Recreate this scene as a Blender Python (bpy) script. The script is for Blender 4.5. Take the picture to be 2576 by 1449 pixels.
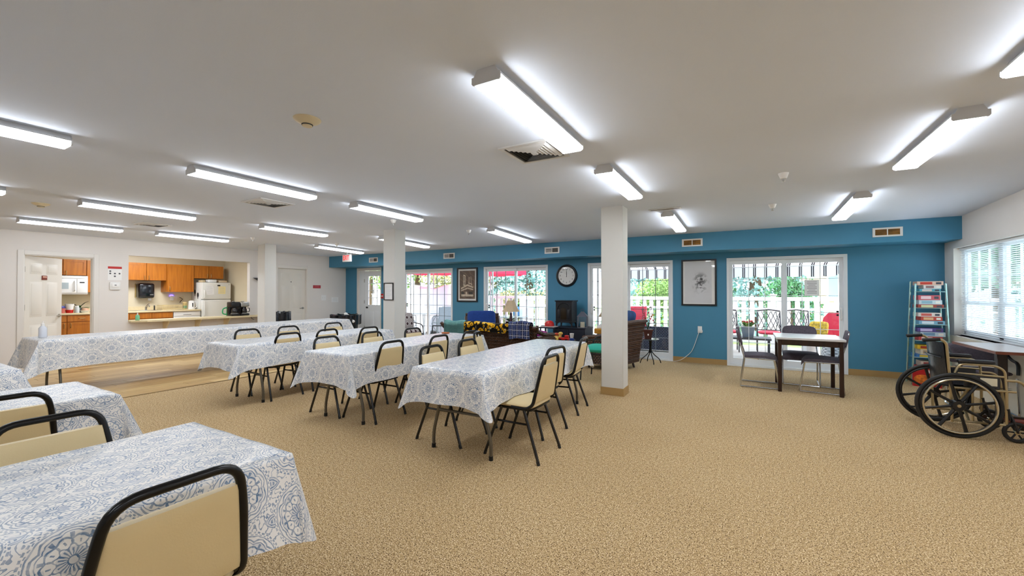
import bpy, bmesh, math, random
import numpy as np
from mathutils import Vector, Matrix, noise as mnoise
rnd = random.Random(7)
PI = math.pi
S = bpy.context.scene
COL = S.collection
for o in list(bpy.data.objects): bpy.data.objects.remove(o)

# ------------------------------------------------------------------ camera, sky, sun, exposure
cam = bpy.data.cameras.new('camera'); camo = bpy.data.objects.new('camera', cam); COL.objects.link(camo)
camo.location = (0, 0, 1.37); camo.rotation_euler = (math.radians(90.599), 0, math.radians(29.497))
cam.sensor_fit = 'HORIZONTAL'; cam.sensor_width = 36; cam.lens = 36 * 1043.12 / 2576; cam.clip_start = .02; cam.clip_end = 400
S.camera = camo
W = bpy.data.worlds.new('sky'); S.world = W; W.use_nodes = True
wb = W.node_tree.nodes['Background']; wb.inputs[0].default_value = (.76, .88, 1.0, 1); wb.inputs[1].default_value = 3.1
sun = bpy.data.lights.new('sun', 'SUN'); suno = bpy.data.objects.new('sun', sun); COL.objects.link(suno)
sun.energy = 3.2; sun.angle = .02; sun.color = (1, .95, .86); suno.location = (-6, -10, 20)
suno.rotation_euler = Vector((.25, .62, -.9)).to_track_quat('-Z', 'Y').to_euler()
S.view_settings.view_transform = 'Standard'; S.view_settings.look = 'None'; S.view_settings.gamma = 1
S.view_settings.exposure = 1.05; S.view_settings.use_curve_mapping = False
LAMP = 10.6

# ------------------------------------------------------------------ colour and material helpers
def lin(h):
    h = h.lstrip('#'); r = []
    for i in (0, 2, 4):
        c = int(h[i:i+2], 16) / 255
        r.append(c / 12.92 if c <= .04045 else ((c + .055) / 1.055) ** 2.4)
    return (*r, 1)
MATS = {}
def new_mat(name):
    m = bpy.data.materials.new(name); m.use_nodes = True
    nt = m.node_tree; b = nt.nodes['Principled BSDF']; return m, nt, b
def M(name, col, rough=.6, metal=0, nscale=0, namt=.12, bump=0, bscale=None, spec=.5, coat=0, emit=0, trans=0):
    """plain surface with a little procedural colour variation and relief"""
    if name in MATS: return MATS[name]
    m, nt, b = new_mat(name); c = lin(col)
    b.inputs['Base Color'].default_value = c; b.inputs['Roughness'].default_value = rough; b.inputs['Metallic'].default_value = metal
    b.inputs['Specular IOR Level'].default_value = spec
    if coat: b.inputs['Coat Weight'].default_value = coat; b.inputs['Coat Roughness'].default_value = .15
    if trans: b.inputs['Transmission Weight'].default_value = trans
    if emit: b.inputs['Emission Color'].default_value = c; b.inputs['Emission Strength'].default_value = emit
    if nscale or bump:
        tc = nt.nodes.new('ShaderNodeTexCoord'); n = nt.nodes.new('ShaderNodeTexNoise')
        n.inputs['Scale'].default_value = nscale or bscale; n.inputs['Detail'].default_value = 4
        nt.links.new(tc.outputs['Object'], n.inputs['Vector'])
        if nscale:
            r = nt.nodes.new('ShaderNodeValToRGB'); e = r.color_ramp.elements
            e[0].position = .3; e[1].position = .7
            e[0].color = tuple(x * (1 - namt) for x in c[:3]) + (1,); e[1].color = tuple(min(1, x * (1 + namt)) for x in c[:3]) + (1,)
            nt.links.new(n.outputs['Fac'], r.inputs[0]); nt.links.new(r.outputs[0], b.inputs['Base Color'])
        if bump:
            n2 = n
            if bscale and nscale and bscale != nscale:
                n2 = nt.nodes.new('ShaderNodeTexNoise'); n2.inputs['Scale'].default_value = bscale; nt.links.new(tc.outputs['Object'], n2.inputs['Vector'])
            bp = nt.nodes.new('ShaderNodeBump'); bp.inputs['Strength'].default_value = bump; bp.inputs['Distance'].default_value = .01
            nt.links.new(n2.outputs['Fac'], bp.inputs['Height']); nt.links.new(bp.outputs[0], b.inputs['Normal'])
    MATS[name] = m; return m

class E:
    """node expression: arithmetic on sockets becomes Math nodes"""
    nt = None
    def __init__(s, k): s.k = k
    @staticmethod
    def op(op, *a):
        n = E.nt.nodes.new('ShaderNodeMath'); n.operation = op
        for i, x in enumerate(a):
            if isinstance(x, E): x = x.k
            if isinstance(x, (int, float)): n.inputs[i].default_value = x
            else: E.nt.links.new(x, n.inputs[i])
        return E(n.outputs[0])
    def __add__(s, o): return E.op('ADD', s, o)
    __radd__ = __add__
    def __sub__(s, o): return E.op('SUBTRACT', s, o)
    def __rsub__(s, o): return E.op('SUBTRACT', o, s)
    def __mul__(s, o): return E.op('MULTIPLY', s, o)
    __rmul__ = __mul__
    def __truediv__(s, o): return E.op('DIVIDE', s, o)
    def __lt__(s, o): return E.op('LESS_THAN', s, o)
    def __gt__(s, o): return E.op('GREATER_THAN', s, o)
def eabs(a): return E.op('ABSOLUTE', a)
def efloor(a): return E.op('FLOOR', a)
def efract(a): return E.op('FRACT', a)
def ecos(a): return E.op('COSINE', a)
def emax(*a):
    r = a[0]
    for x in a[1:]: r = E.op('MAXIMUM', r, x)
    return r
def emin(a, b): return E.op('MINIMUM', a, b)
def band(d, w): return eabs(d) < w
def coords(nt, kind='Object'):
    E.nt = nt; tc = nt.nodes.new('ShaderNodeTexCoord'); sp = nt.nodes.new('ShaderNodeSeparateXYZ')
    nt.links.new(tc.outputs[kind], sp.inputs[0]); return tc, E(sp.outputs[0]), E(sp.outputs[1]), E(sp.outputs[2])
def enoise(nt, tc, scale, kind='Object', detail=3):
    n = nt.nodes.new('ShaderNodeTexNoise'); n.inputs['Scale'].default_value = scale; n.inputs['Detail'].default_value = detail
    nt.links.new(tc.outputs[kind], n.inputs['Vector']); return E(n.outputs['Fac'])
def emix(nt, fac, a, b):
    n = nt.nodes.new('ShaderNodeMix'); n.data_type = 'RGBA'
    for i, x in ((0, fac), (6, a), (7, b)):
        if isinstance(x, E): x = x.k
        if isinstance(x, (int, float, tuple)): n.inputs[i].default_value = x
        else: nt.links.new(x, n.inputs[i])
    return n.outputs[2]

def glass_mat(name, tint=(1, 1, 1, 1), gloss=.07):
    if name in MATS: return MATS[name]
    m = bpy.data.materials.new(name); m.use_nodes = True; nt = m.node_tree; nt.nodes.clear()
    o = nt.nodes.new('ShaderNodeOutputMaterial'); mx = nt.nodes.new('ShaderNodeMixShader'); t = nt.nodes.new('ShaderNodeBsdfTransparent'); g = nt.nodes.new('ShaderNodeBsdfGlossy')
    t.inputs[0].default_value = tint; g.inputs['Roughness'].default_value = .02; g.inputs[0].default_value = (1, 1, 1, 1)
    f = nt.nodes.new('ShaderNodeLayerWeight'); f.inputs[0].default_value = .25; mp = nt.nodes.new('ShaderNodeMath'); mp.operation = 'MULTIPLY_ADD'
    mp.inputs[1].default_value = .35; mp.inputs[2].default_value = gloss * .4
    nt.links.new(f.outputs['Fresnel'], mp.inputs[0]); nt.links.new(mp.outputs[0], mx.inputs[0]); nt.links.new(t.outputs[0], mx.inputs[1]); nt.links.new(g.outputs[0], mx.inputs[2]); nt.links.new(mx.outputs[0], o.inputs[0])
    MATS[name] = m; return m

# ------------------------------------------------------------------ mesh builder
class MB:
    def __init__(s): s.v = []; s.f = []; s.s = []; s.uv = None
    def add(s, v, f, smooth=False, mat=None):
        n = len(s.v)
        for p in v:
            p = Vector(p)
            s.v.append(tuple(mat @ p) if mat is not None else tuple(p))
        for q in f: s.f.append(tuple(i + n for i in q)); s.s.append(smooth)
        return s
    def box(s, x0, x1, y0, y1, z0, z1, mat=None):
        v = [(x0, y0, z0), (x1, y0, z0), (x1, y1, z0), (x0, y1, z0), (x0, y0, z1), (x1, y0, z1), (x1, y1, z1), (x0, y1, z1)]
        return s.add(v, [(0, 3, 2, 1), (4, 5, 6, 7), (0, 1, 5, 4), (1, 2, 6, 5), (2, 3, 7, 6), (3, 0, 4, 7)], False, mat)
    def rbox(s, x0, x1, y0, y1, z0, z1, r=.01, seg=2, mat=None):
        b = bmesh.new(); bmesh.ops.create_cube(b, size=1)
        for v in b.verts: v.co = Vector(((x0 + x1) / 2 + v.co.x * (x1 - x0), (y0 + y1) / 2 + v.co.y * (y1 - y0), (z0 + z1) / 2 + v.co.z * (z1 - z0)))
        r = min(r, .49 * min(x1 - x0, y1 - y0, z1 - z0))
        bmesh.ops.bevel(b, geom=list(b.edges), offset=r, segments=seg, affect='EDGES', profile=.5)
        b.verts.index_update(); s.add([v.co for v in b.verts], [[v.index for v in f.verts] for f in b.faces], True, mat); b.free(); return s
    def tube(s, path, r, n=8, closed=False, caps=True, mat=None):
        P = [Vector(p) for p in path]; N = len(P); rr = r if isinstance(r, (list, tuple)) else [r] * N
        T = []
        for i in range(N):
            if closed: a, b = P[i - 1], P[(i + 1) % N]
            else: a, b = P[max(0, i - 1)], P[min(N - 1, i + 1)]
            t = (b - a); T.append(t.normalized() if t.length > 1e-9 else Vector((0, 0, 1)))
        u = T[0].orthogonal().normalized(); V = []
        for i in range(N):
            u = (u - T[i] * u.dot(T[i]))
            u = u.normalized() if u.length > 1e-6 else T[i].orthogonal().normalized()
            w = T[i].cross(u)
            for k in range(n):
                a = 2 * PI * k / n; V.append(P[i] + (u * math.cos(a) + w * math.sin(a)) * rr[i])
        F = []
        for i in range(N if closed else N - 1):
            j = (i + 1) % N
            for k in range(n): F.append((i * n + k, i * n + (k + 1) % n, j * n + (k + 1) % n, j * n + k))
        if caps and not closed:
            F.append(tuple(range(n - 1, -1, -1))); F.append(tuple((N - 1) * n + k for k in range(n)))
        return s.add(V, F, True, mat)
    def cyl(s, p0, p1, r0, r1=None, n=12, mat=None): return s.tube([p0, p1], [r0, r0 if r1 is None else r1], n, mat=mat)
    def lathe(s, prof, n=20, c=(0, 0, 0), mat=None, sx=1, sy=1):
        V = []; F = []; K = len(prof)
        for (r, z) in prof:
            for k in range(n):
                a = 2 * PI * k / n; V.append((c[0] + r * sx * math.cos(a), c[1] + r * sy * math.sin(a), c[2] + z))
        for i in range(K - 1):
            for k in range(n): F.append((i * n + k, i * n + (k + 1) % n, (i + 1) * n + (k + 1) % n, (i + 1) * n + k))
        if prof[0][0] > 1e-6: F.append(tuple(range(n - 1, -1, -1)))
        if prof[-1][0] > 1e-6: F.append(tuple((K - 1) * n + k for k in range(n)))
        return s.add(V, F, True, mat)
    def prism(s, poly, h0, h1, plane='xy', mat=None, smooth=False):
        n = len(poly)
        def q(a, b, h): return {'xy': (a, b, h), 'xz': (a, h, b), 'yz': (h, a, b)}[plane]
        V = [q(a, b, h0) for a, b in poly] + [q(a, b, h1) for a, b in poly]
        F = [tuple(range(n - 1, -1, -1)), tuple(range(n, 2 * n))] + [(i, (i + 1) % n, n + (i + 1) % n, n + i) for i in range(n)]
        return s.add(V, F, smooth, mat)
    def surf(s, fn, nu, nv, uvfn=None, mat=None, closeu=False):
        V = [fn(i / (nu if closeu else nu - 1), j / (nv - 1)) for j in range(nv) for i in range(nu)]
        F = []
        for j in range(nv - 1):
            for i in range(nu if closeu else nu - 1):
                k = (i + 1) % nu; F.append((j * nu + i, j * nu + k, (j + 1) * nu + k, (j + 1) * nu + i))
        return s.add(V, F, True, mat)
    def ball(s, c, r, nu=14, nv=9, mat=None):
        if isinstance(r, (int, float)): r = (r, r, r)
        return s.surf(lambda u, v: (c[0] + r[0] * math.cos(2 * PI * u) * math.sin(PI * v), c[1] + r[1] * math.sin(2 * PI * u) * math.sin(PI * v), c[2] + r[2] * math.cos(PI * v)), nu, nv, mat=mat, closeu=True)
    def cushion(s, x0, x1, y0, y1, z0, z1, p=4, nu=20, nv=9, mat=None, puff=.25):
        """soft superellipse pillow block"""
        cx, cy, cz = (x0 + x1) / 2, (y0 + y1) / 2, (z0 + z1) / 2; a, b, h = (x1 - x0) / 2, (y1 - y0) / 2, (z1 - z0) / 2
        def sg(t, e): return math.copysign(abs(t) ** e, t)
        def fn(u, v):
            th = 2 * PI * u; ph = PI * (v - .5); e = 2 / p
            c_ = sg(math.cos(ph), e * 1.4)
            return (cx + a * c_ * sg(math.cos(th), e), cy + b * c_ * sg(math.sin(th), e), cz + h * sg(math.sin(ph), .9))
        return s.surf(fn, nu, nv, mat=mat, closeu=True)
    def mesh(s, name='m'):
        me = bpy.data.meshes.new(name); me.from_pydata(s.v, [], s.f); me.polygons.foreach_set('use_smooth', s.s)
        bm = bmesh.new(); bm.from_mesh(me); bmesh.ops.recalc_face_normals(bm, faces=bm.faces); bm.to_mesh(me); bm.free()
        if any(s.s):
            try: me.set_sharp_from_angle(angle=math.radians(42))
            except Exception: pass
        me.update(); return me
    def build(s, name, mat, parent=None, loc=None, rot=None):
        me = s.mesh(name); me.materials.append(mat); o = bpy.data.objects.new(name, me); COL.objects.link(o)
        if parent is not None: o.parent = parent
        if loc is not None: o.location = loc
        if rot is not None: o.rotation_euler = rot
        return o
def inst(o, name, parent, loc=None, rot=None, mat=None):
    c = bpy.data.objects.new(name, o.data); COL.objects.link(c); c.parent = parent
    if loc is not None: c.location = loc
    if rot is not None: c.rotation_euler = rot
    return c
def fillet(path, rad, seg=5, closed=False):
    P = [Vector(p) for p in path]; out = []; N = len(P)
    for i in range(N):
        if not closed and i in (0, N - 1): out.append(P[i]); continue
        a, b, c = P[i - 1], P[i], P[(i + 1) % N]; r_ = rad[i] if isinstance(rad, (list, tuple)) else rad
        d1, d2 = (a - b), (c - b); l = min(r_, d1.length * .48, d2.length * .48)
        p0 = b + d1.normalized() * l; p2 = b + d2.normalized() * l
        for k in range(seg + 1):
            t = k / seg; out.append(p0 * (1 - t) ** 2 + b * 2 * t * (1 - t) + p2 * t * t)
    return out
def tag(o, label=None, cat=None, group=None, kind=None):
    if label: o['label'] = label
    if cat: o['category'] = cat
    if group: o['group'] = group
    if kind: o['kind'] = kind
    return o
def thing(name, label, cat, loc=(0, 0, 0), rz=0, group=None):
    o = bpy.data.objects.new(name, None); COL.objects.link(o); o.empty_display_size = .1
    o.location = loc; o.rotation_euler = (0, 0, rz); return tag(o, label, cat, group)
def struct(o): o['kind'] = 'structure'; return o
def sthing(name, loc=(0, 0, 0), rz=0):
    o = bpy.data.objects.new(name, None); COL.objects.link(o); o.empty_display_size = .1; o.location = loc; o.rotation_euler = (0, 0, rz); return struct(o)
def copy_tree(o, parent=None):
    c = o.copy(); COL.objects.link(c); c.parent = parent
    for ch in [x for x in o.children]: copy_tree(ch, c)
    return c
def dup(root, loc, rz, label):
    c = copy_tree(root); c.location = loc; c.rotation_euler = (0, 0, rz); c['label'] = label; return c
def text_mb(txt, size, depth=.002, align='CENTER'):
    cu = bpy.data.curves.new('t', 'FONT'); cu.body = txt; cu.size = size; cu.extrude = depth; cu.align_x = align; cu.align_y = 'CENTER'; cu.resolution_u = 2
    o = bpy.data.objects.new('t', cu); COL.objects.link(o); dg = bpy.context.evaluated_depsgraph_get()
    me = bpy.data.meshes.new_from_object(o.evaluated_get(dg)); b = MB()
    b.add([tuple(v.co) for v in me.vertices], [tuple(p.vertices) for p in me.polygons]); bpy.data.objects.remove(o); bpy.data.curves.remove(cu); bpy.data.meshes.remove(me)
    return b
RX = Matrix.Rotation(PI / 2, 4, 'X')      # text in the xy plane -> upright, facing -y
RXR = Matrix.Rotation(PI / 2, 4, 'Z') @ RX  # upright, facing +x
def moved(b, m, t=(0, 0, 0)):
    b.v = [tuple(Matrix.Translation(t) @ m @ Vector(p)) for p in b.v]; return b
# ------------------------------------------------------------------ shared materials
WHITE = M('wall_paint', '#E6E0DA', .8, nscale=1.2, namt=.02, bump=.03, bscale=180)
CEIL = M('ceiling_paint', '#DFE5F0', .9, nscale=.8, namt=.015, bump=.05, bscale=220)
BLUE = M('blue_paint', '#4688A8', .55, nscale=1.5, namt=.03, bump=.03, bscale=160)
CREAM = M('column_paint', '#DCDAD4', .75, nscale=1.5, namt=.02)
KWALL = M('kitchen_paint', '#DCCFB2', .75, nscale=1.5, namt=.03)
BASE = M('cove_base', '#AD8C58', .5, nscale=3, namt=.05)
TRIM = M('trim_white', '#E6E1DA', .45)
VINYL = M('vinyl_white', '#E9ECEE', .35)
DOORP = M('door_paint', '#E3DED4', .5)
GLASS = glass_mat('window_glass'); GRIL_BACKLIT = M('grille_backlit_grey', '#6E7679', .5)  # white grilles coloured grey, backlit darkening put into the base colour
CHROME = M('chrome', '#C9CBCF', .15, 1)
STEEL = M('brushed_steel', '#B9B7B2', .3, 1)
BLACKM = M('black_metal', '#070709', .25, spec=.4)
BLACKP = M('black_plastic', '#0D0D10', .35)
DARK = M('dark_gap', '#15130F', .8)
PAPER = M('paper', '#F1EFEC', .7)
INK = M('ink_grey', '#55565A', .7)
BRASS = M('satin_brass', '#BFA878', .3, 1)
WHITEP = M('white_plastic', '#ECEAE6', .35)

def carpet_mat():
    m, nt, b = new_mat('carpet'); tc, x, y, z = coords(nt)
    f = enoise(nt, tc, 150, detail=2); g = enoise(nt, tc, 45, detail=2); w = enoise(nt, tc, 1.1, detail=3)
    r = nt.nodes.new('ShaderNodeValToRGB'); e = r.color_ramp.elements
    e[0].position = .38; e[0].color = lin('#4E3A26'); e[1].position = .62; e[1].color = lin('#EFDDBA')
    k = e.new(.45); k.color = lin('#AC8D62'); k = e.new(.55); k.color = lin('#C9AB7D')
    nt.links.new((f * .78 + g * .18 + w * .04).k, r.inputs[0]); nt.links.new(r.outputs[0], b.inputs['Base Color']); b.inputs['Roughness'].default_value = .95; b.inputs['Specular IOR Level'].default_value = .15
    bp = nt.nodes.new('ShaderNodeBump'); bp.inputs['Strength'].default_value = .35; bp.inputs['Distance'].default_value = .005; nt.links.new(f.k, bp.inputs['Height']); nt.links.new(bp.outputs[0], b.inputs['Normal']); return m
CARPET = carpet_mat()
def plank_mat():
    m, nt, b = new_mat('oak_plank'); tc, x, y, z = coords(nt)
    oi = nt.nodes.new('ShaderNodeObjectInfo'); n = nt.nodes.new('ShaderNodeTexNoise'); mp = nt.nodes.new('ShaderNodeMapping'); mp.inputs['Scale'].default_value = (38, 1.6, 1)
    ad = nt.nodes.new('ShaderNodeVectorMath'); ad.operation = 'ADD'; nt.links.new(tc.outputs['Object'], ad.inputs[0]); nt.links.new(oi.outputs['Location'], ad.inputs[1])
    nt.links.new(ad.outputs[0], mp.inputs[0]); nt.links.new(mp.outputs[0], n.inputs['Vector']); n.inputs['Scale'].default_value = 1.0; n.inputs['Detail'].default_value = 6
    r = nt.nodes.new('ShaderNodeValToRGB'); e = r.color_ramp.elements; e[0].position = .25; e[0].color = lin('#A97C3E'); e[1].position = .75; e[1].color = lin('#EDCF95')
    nt.links.new((E(n.outputs['Fac']) * .75 + E(oi.outputs['Random']) * .25).k, r.inputs[0]); nt.links.new(r.outputs[0], b.inputs['Base Color']); b.inputs['Roughness'].default_value = .32; return m
PLANK = plank_mat()
def wood(name, c0, c1, rough=.4, axis=2):
    m, nt, b = new_mat(name); tc, x, y, z = coords(nt); n = nt.nodes.new('ShaderNodeTexNoise'); mp = nt.nodes.new('ShaderNodeMapping'); sc = [26, 26, 26]; sc[axis] = 2.2
    mp.inputs['Scale'].default_value = sc; nt.links.new(tc.outputs['Object'], mp.inputs[0]); nt.links.new(mp.outputs[0], n.inputs['Vector']); n.inputs['Scale'].default_value = 1; n.inputs['Detail'].default_value = 5
    r = nt.nodes.new('ShaderNodeValToRGB'); e = r.color_ramp.elements; e[0].position = .3; e[0].color = lin(c0); e[1].position = .7; e[1].color = lin(c1)
    nt.links.new(n.outputs['Fac'], r.inputs[0]); nt.links.new(r.outputs[0], b.inputs['Base Color']); b.inputs['Roughness'].default_value = rough; return m
MAPLE = wood('maple_cabinet', '#A85F14', '#C4771F', .35)
DARKWOOD = wood('dark_wood', '#1E0F0B', '#331A12', .3)
REDWOOD = wood('cherry_wood', '#5E2A16', '#7C3A1E', .35, 0)

# ------------------------------------------------------------------ room shell
XL, XR, YW, YB, ZC = -10.98, 2.642, 8.784, -4.0, 2.52
def wall(name, mat, axis, t0, t1, u0, u1, z0, z1, holes=()):
    us = sorted({u0, u1, *[h[0] for h in holes], *[h[1] for h in holes]}); zs = sorted({z0, z1, *[h[2] for h in holes], *[h[3] for h in holes]}); b = MB()
    for a, c in zip(us, us[1:]):
        run = None
        for d, e_ in zip(zs, zs[1:]):
            if any(h[0] - 1e-6 <= a and c <= h[1] + 1e-6 and h[2] - 1e-6 <= d and e_ <= h[3] + 1e-6 for h in holes): continue
            if axis == 'x': b.box(a, c, t0, t1, d, e_)
            else: b.box(t0, t1, a, c, d, e_)
    return struct(b.build(name, mat))
DOORS = [(-8.55, -6.77), (-5.785, -4.01), (-3.045, -1.28), (-.325, 1.467)]
EXIT = (-10.46, -9.415)
wall('wall_back', BLUE, 'x', YW, YW + .16, XL - .12, XR + .16, 0, 2.6, [(a, b, 0, 2.012) for a, b in DOORS] + [(EXIT[0], EXIT[1], 0, 2.11)])
D1 = (2.10, 2.99); OP = (3.51, 5.885, .775, 2.125); D2 = (6.60, 7.46)
wall('wall_left', WHITE, 'y', XL - .12, XL, YB, YW, 0, 2.6, [(D1[0], D1[1], 0, 2.035), OP, (D2[0], D2[1], 0, 2.035)])
WIN = (6.45, 8.47, .751, 2.018)
wall('wall_right', WHITE, 'y', XR, XR + .16, YB, YW, 0, 2.6, [WIN])
wall('wall_front', WHITE, 'x', YB - .12, YB, XL - .12, XR + .16, 0, 2.6)
b = MB(); zs_ = 2.445; YS = 8.182; yc = 5.93; xc = -9.9
b.add([(xc, YB, ZC), (XR, YB, ZC), (XR, yc, ZC), (xc, yc, ZC)], [(0, 1, 2, 3)])
b.add([(xc, yc, ZC), (XR, yc, ZC), (XR, YS + .02, zs_), (XL, YS + .02, zs_)], [(0, 1, 2, 3)])
b.add([(XL, YB, zs_), (xc, YB, ZC), (xc, yc, ZC), (XL, YS + .02, zs_)], [(0, 1, 2, 3)])
struct(b.build('ceiling', CEIL))
b = MB(); b.box(XL - 3, XR + .5, YB - .2, YW + .3, 2.62, 2.75); struct(b.build('roof', CEIL))
b = MB(); b.box(XL, XR, YS, YW, 2.121, 2.6); struct(b.build('soffit', BLUE))
WX = -7.05
b = MB(); b.box(WX, XR, YB, YW, -.05, 0); struct(b.build('floor', CARPET))
wf = sthing('floor_wood', (XL, 0, 0)); b = MB(); b.box(0, WX - XL, YB, YW, -.05, -.006); b.build('subfloor', M('subfloor', '#7A5A30', .7), wf)
nrow = 20; pw = (WX - XL) / nrow; protos = {}
for i in range(nrow):
    y = -1.2 - rnd.random() * .9
    while y < YW:
        L = rnd.choice((.9, 1.2, 1.5)); y1 = min(y + L, YW - .003)
        if y1 - y > .05 and y1 > -.5:
            k = round(y1 - y, 2)
            if k not in protos:
                q = MB(); q.rbox(0, pw - .004, 0, k - .004, -.006, 0, .0015, 1); protos[k] = q.build('plank', PLANK, wf, (i * pw, y, 0))
            else: inst(protos[k], 'plank', wf, (i * pw, y, 0))
        y += L
q = MB(); q.box(WX - .02, WX + .02, YB, YW, 0, .006); struct(q.build('trim_1', M('floor_strip', '#9A8054', .4, .6)))

# columns with tan cove base
def column(x0, x1, y0, y1):
    c = sthing('column', ((x0 + x1) / 2, (y0 + y1) / 2, 0)); a, d = (x1 - x0) / 2, (y1 - y0) / 2
    q = MB(); q.rbox(-a, a, -d, d, 0, ZC + .03, .006, 1); q.build('shaft', CREAM, c)
    q = MB()
    for s_ in ((-a - .008, a + .008, -d - .008, -d), (-a - .008, a + .008, d, d + .008), (-a - .008, -a, -d, d), (a, a + .008, -d, d)): q.box(*s_, 0, .1)
    q.box(-a - .014, a + .014, -d - .014, d + .014, 0, .008); q.build('cove_base', BASE, c); return c
column(-1.714, -1.42, 5.478, 5.735); column(-5.87, -5.575, 5.52, 5.79); column(-10.205, -9.91, 5.65, 5.925)
# cove bases
def base(name, segs, axis, t, out):
    q = MB()
    for a, c in segs:
        if axis == 'x': q.box(a, c, min(t, t + out), max(t, t + out), 0, .1); q.box(a, c, min(t, t + out * 1.8), max(t, t + out * 1.8), 0, .008)
        else: q.box(min(t, t + out), max(t, t + out), a, c, 0, .1); q.box(min(t, t + out * 1.8), max(t, t + out * 1.8), a, c, 0, .008)
    struct(q.build(name, BASE))
base('baseboard_back', [(XL, EXIT[0]), (EXIT[1], DOORS[0][0]), (DOORS[0][1], DOORS[1][0]), (DOORS[1][1], DOORS[2][0]), (DOORS[2][1], DOORS[3][0]), (DOORS[3][1], XR)], 'x', YW, -.009)
base('baseboard_left', [(YB, 2.02), (3.05, 6.55), (7.56, YW)], 'y', XL, .009)
base('baseboard_right', [(YB, 5.2)], 'y', XR, -.009)
# pale wall protection panel under the right window, rounded top corner
q = MB(); pts = [(5.2, 0), (8.74, 0), (8.74, .69), (8.725, .72), (8.695, .738), (5.2, .738)]
q.prism(pts, 2.603, XR, 'yz'); struct(q.build('trim_2', M('panel_cream', '#DFD8C6', .5)))

# ------------------------------------------------------------------ sliding patio doors in the blue wall
def patio(n, x0, x1, hside):
    d = sthing('door_%d' % n, (x0, YW, 0)); w = x1 - x0; H = 2.012; y0, y1 = -.012, .12
    q = MB(); f = .05
    q.box(0, f, y0, y1, 0, H); q.box(w - f, w, y0, y1, 0, H); q.box(f, w - f, y0, y1, H - .05, H); q.box(f, w - f, y0, y1, 0, .035); q.box(f, w - f, .05, .058, .035, .05); q.build('frame', VINYL, d)
    m = w / 2
    for k, (a, c, yy) in enumerate(((f, m + .028, .03), (m - .028, w - f, .075))):
        s_ = .048; p = MB(); t = .04
        p.box(a, a + s_, yy, yy + t, .036, H - .052); p.box(c - s_, c, yy, yy + t, .036, H - .052); p.box(a + s_, c - s_, yy, yy + t, H - .12, H - .052); p.box(a + s_, c - s_, yy, yy + t, .036, .147)
        pn = p.build('sliding_panel', VINYL, d)
        g = MB(); g.box(a + s_, c - s_, yy + .018, yy + .022, .147, H - .12); g.build('pane', GLASS, pn)
        gw = c - a - 2 * s_
        for i in (1, 2): u = a + s_ + gw * i / 3; mq = MB(); mq.box(u - .005, u + .005, yy + .012, yy + .028, .147, H - .12); mq.build('muntin', VINYL if n == 6 else GRIL_BACKLIT, pn)
        for zz in (1.61, 1.312, 1.02, .73, .44): mq = MB(); mq.box(a + s_, c - s_, yy + .0125, yy + .0275, zz - .005, zz + .005); mq.build('muntin', VINYL if n == 6 else GRIL_BACKLIT, pn)
    hx = f + .024 if hside < 0 else w - f - .024; h = MB(); hy = .03 if hside < 0 else .075
    h.tube(fillet([(hx, hy, .92), (hx, hy - .05, .92), (hx, hy - .05, 1.08), (hx, hy, 1.08)], .02), .008, 8); h.rbox(hx - .014, hx + .014, hy - .008, hy, .89, 1.11, .004); h.build('door_handle', WHITEP, d)
    lk = MB(); lk.box(hx + (.04 if hside < 0 else -.07), hx + (.07 if hside < 0 else -.04), .03, .05, .97, 1.0); lk.box(hx + (.04 if hside < 0 else -.07), hx + (.07 if hside < 0 else -.04), .03, .05, 1.03, 1.06); lk.build('latch', BLACKP, d)
    # insect screen frame outside
    sc = MB(); a, c = (m - .1, w - f) if hside > 0 else (f, m + .1)
    sc.box(a + .12, a + .16, .105, .12, .04, H - .05); sc.build('screen_stile', VINYL, d); return d
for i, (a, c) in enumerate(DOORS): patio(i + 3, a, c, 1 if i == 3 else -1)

# exit door: white frame, side panel, half-glazed leaf standing ajar outward
d = sthing('door_7', (EXIT[0], YW, 0)); w = EXIT[1] - EXIT[0]
q = MB(); q.box(0, .07, -.012, .14, 0, 2.11); q.box(w - .035, w, -.012, .14, 0, 2.11); q.box(.07, w - .035, -.012, .14, 2.03, 2.11); q.build('frame', TRIM, d)
q = MB(); q.box(.07, .30, .03, .07, 0, 2.03); q.build('side_panel', VINYL, d)
lw = .70; q = MB(); T = .044
q.box(0, .13, 0, T, .02, 2.02); q.box(lw - .10, lw, 0, T, .02, 2.02); q.box(.13, lw - .10, 0, T, 1.86, 2.02); q.box(.13, lw - .10, 0, T, .02, .99)
lf = q.build('leaf', VINYL, d, (.31, .03, 0), (0, 0, math.radians(8)))
q = MB(); q.box(.13, lw - .10, .018, .026, .99, 1.86); q.build('pane', GLASS, lf)
for i in (1, 2): q = MB(); u = .13 + (lw - .23) * i / 3; q.box(u - .008, u + .008, .010, .034, .99, 1.86); q.build('muntin', VINYL, lf)
for i in (1, 2, 3): q = MB(); u = .99 + .87 * i / 4; q.box(.13, lw - .10, .011, .033, u - .008, u + .008); q.build('muntin', VINYL, lf)
for a, c in ((.16, .34), (.38, .56)): q = MB(); q.rbox(a, c, -.008, .002, .15, .8, .006); q.build('door_panel', VINYL, lf)
q = MB(); q.box(.05, .12, -.012, 0, .885, .935); q.build('latch', BLACKP, lf)
for z in (.3, 1.08, 1.72): q = MB(); q.box(-.028, .0, -.006, .004, z - .05, z + .05); q.cyl((-.014, -.01, z - .05), (-.014, -.01, z + .05), .007); q.build('hinge', STEEL, lf)

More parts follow.
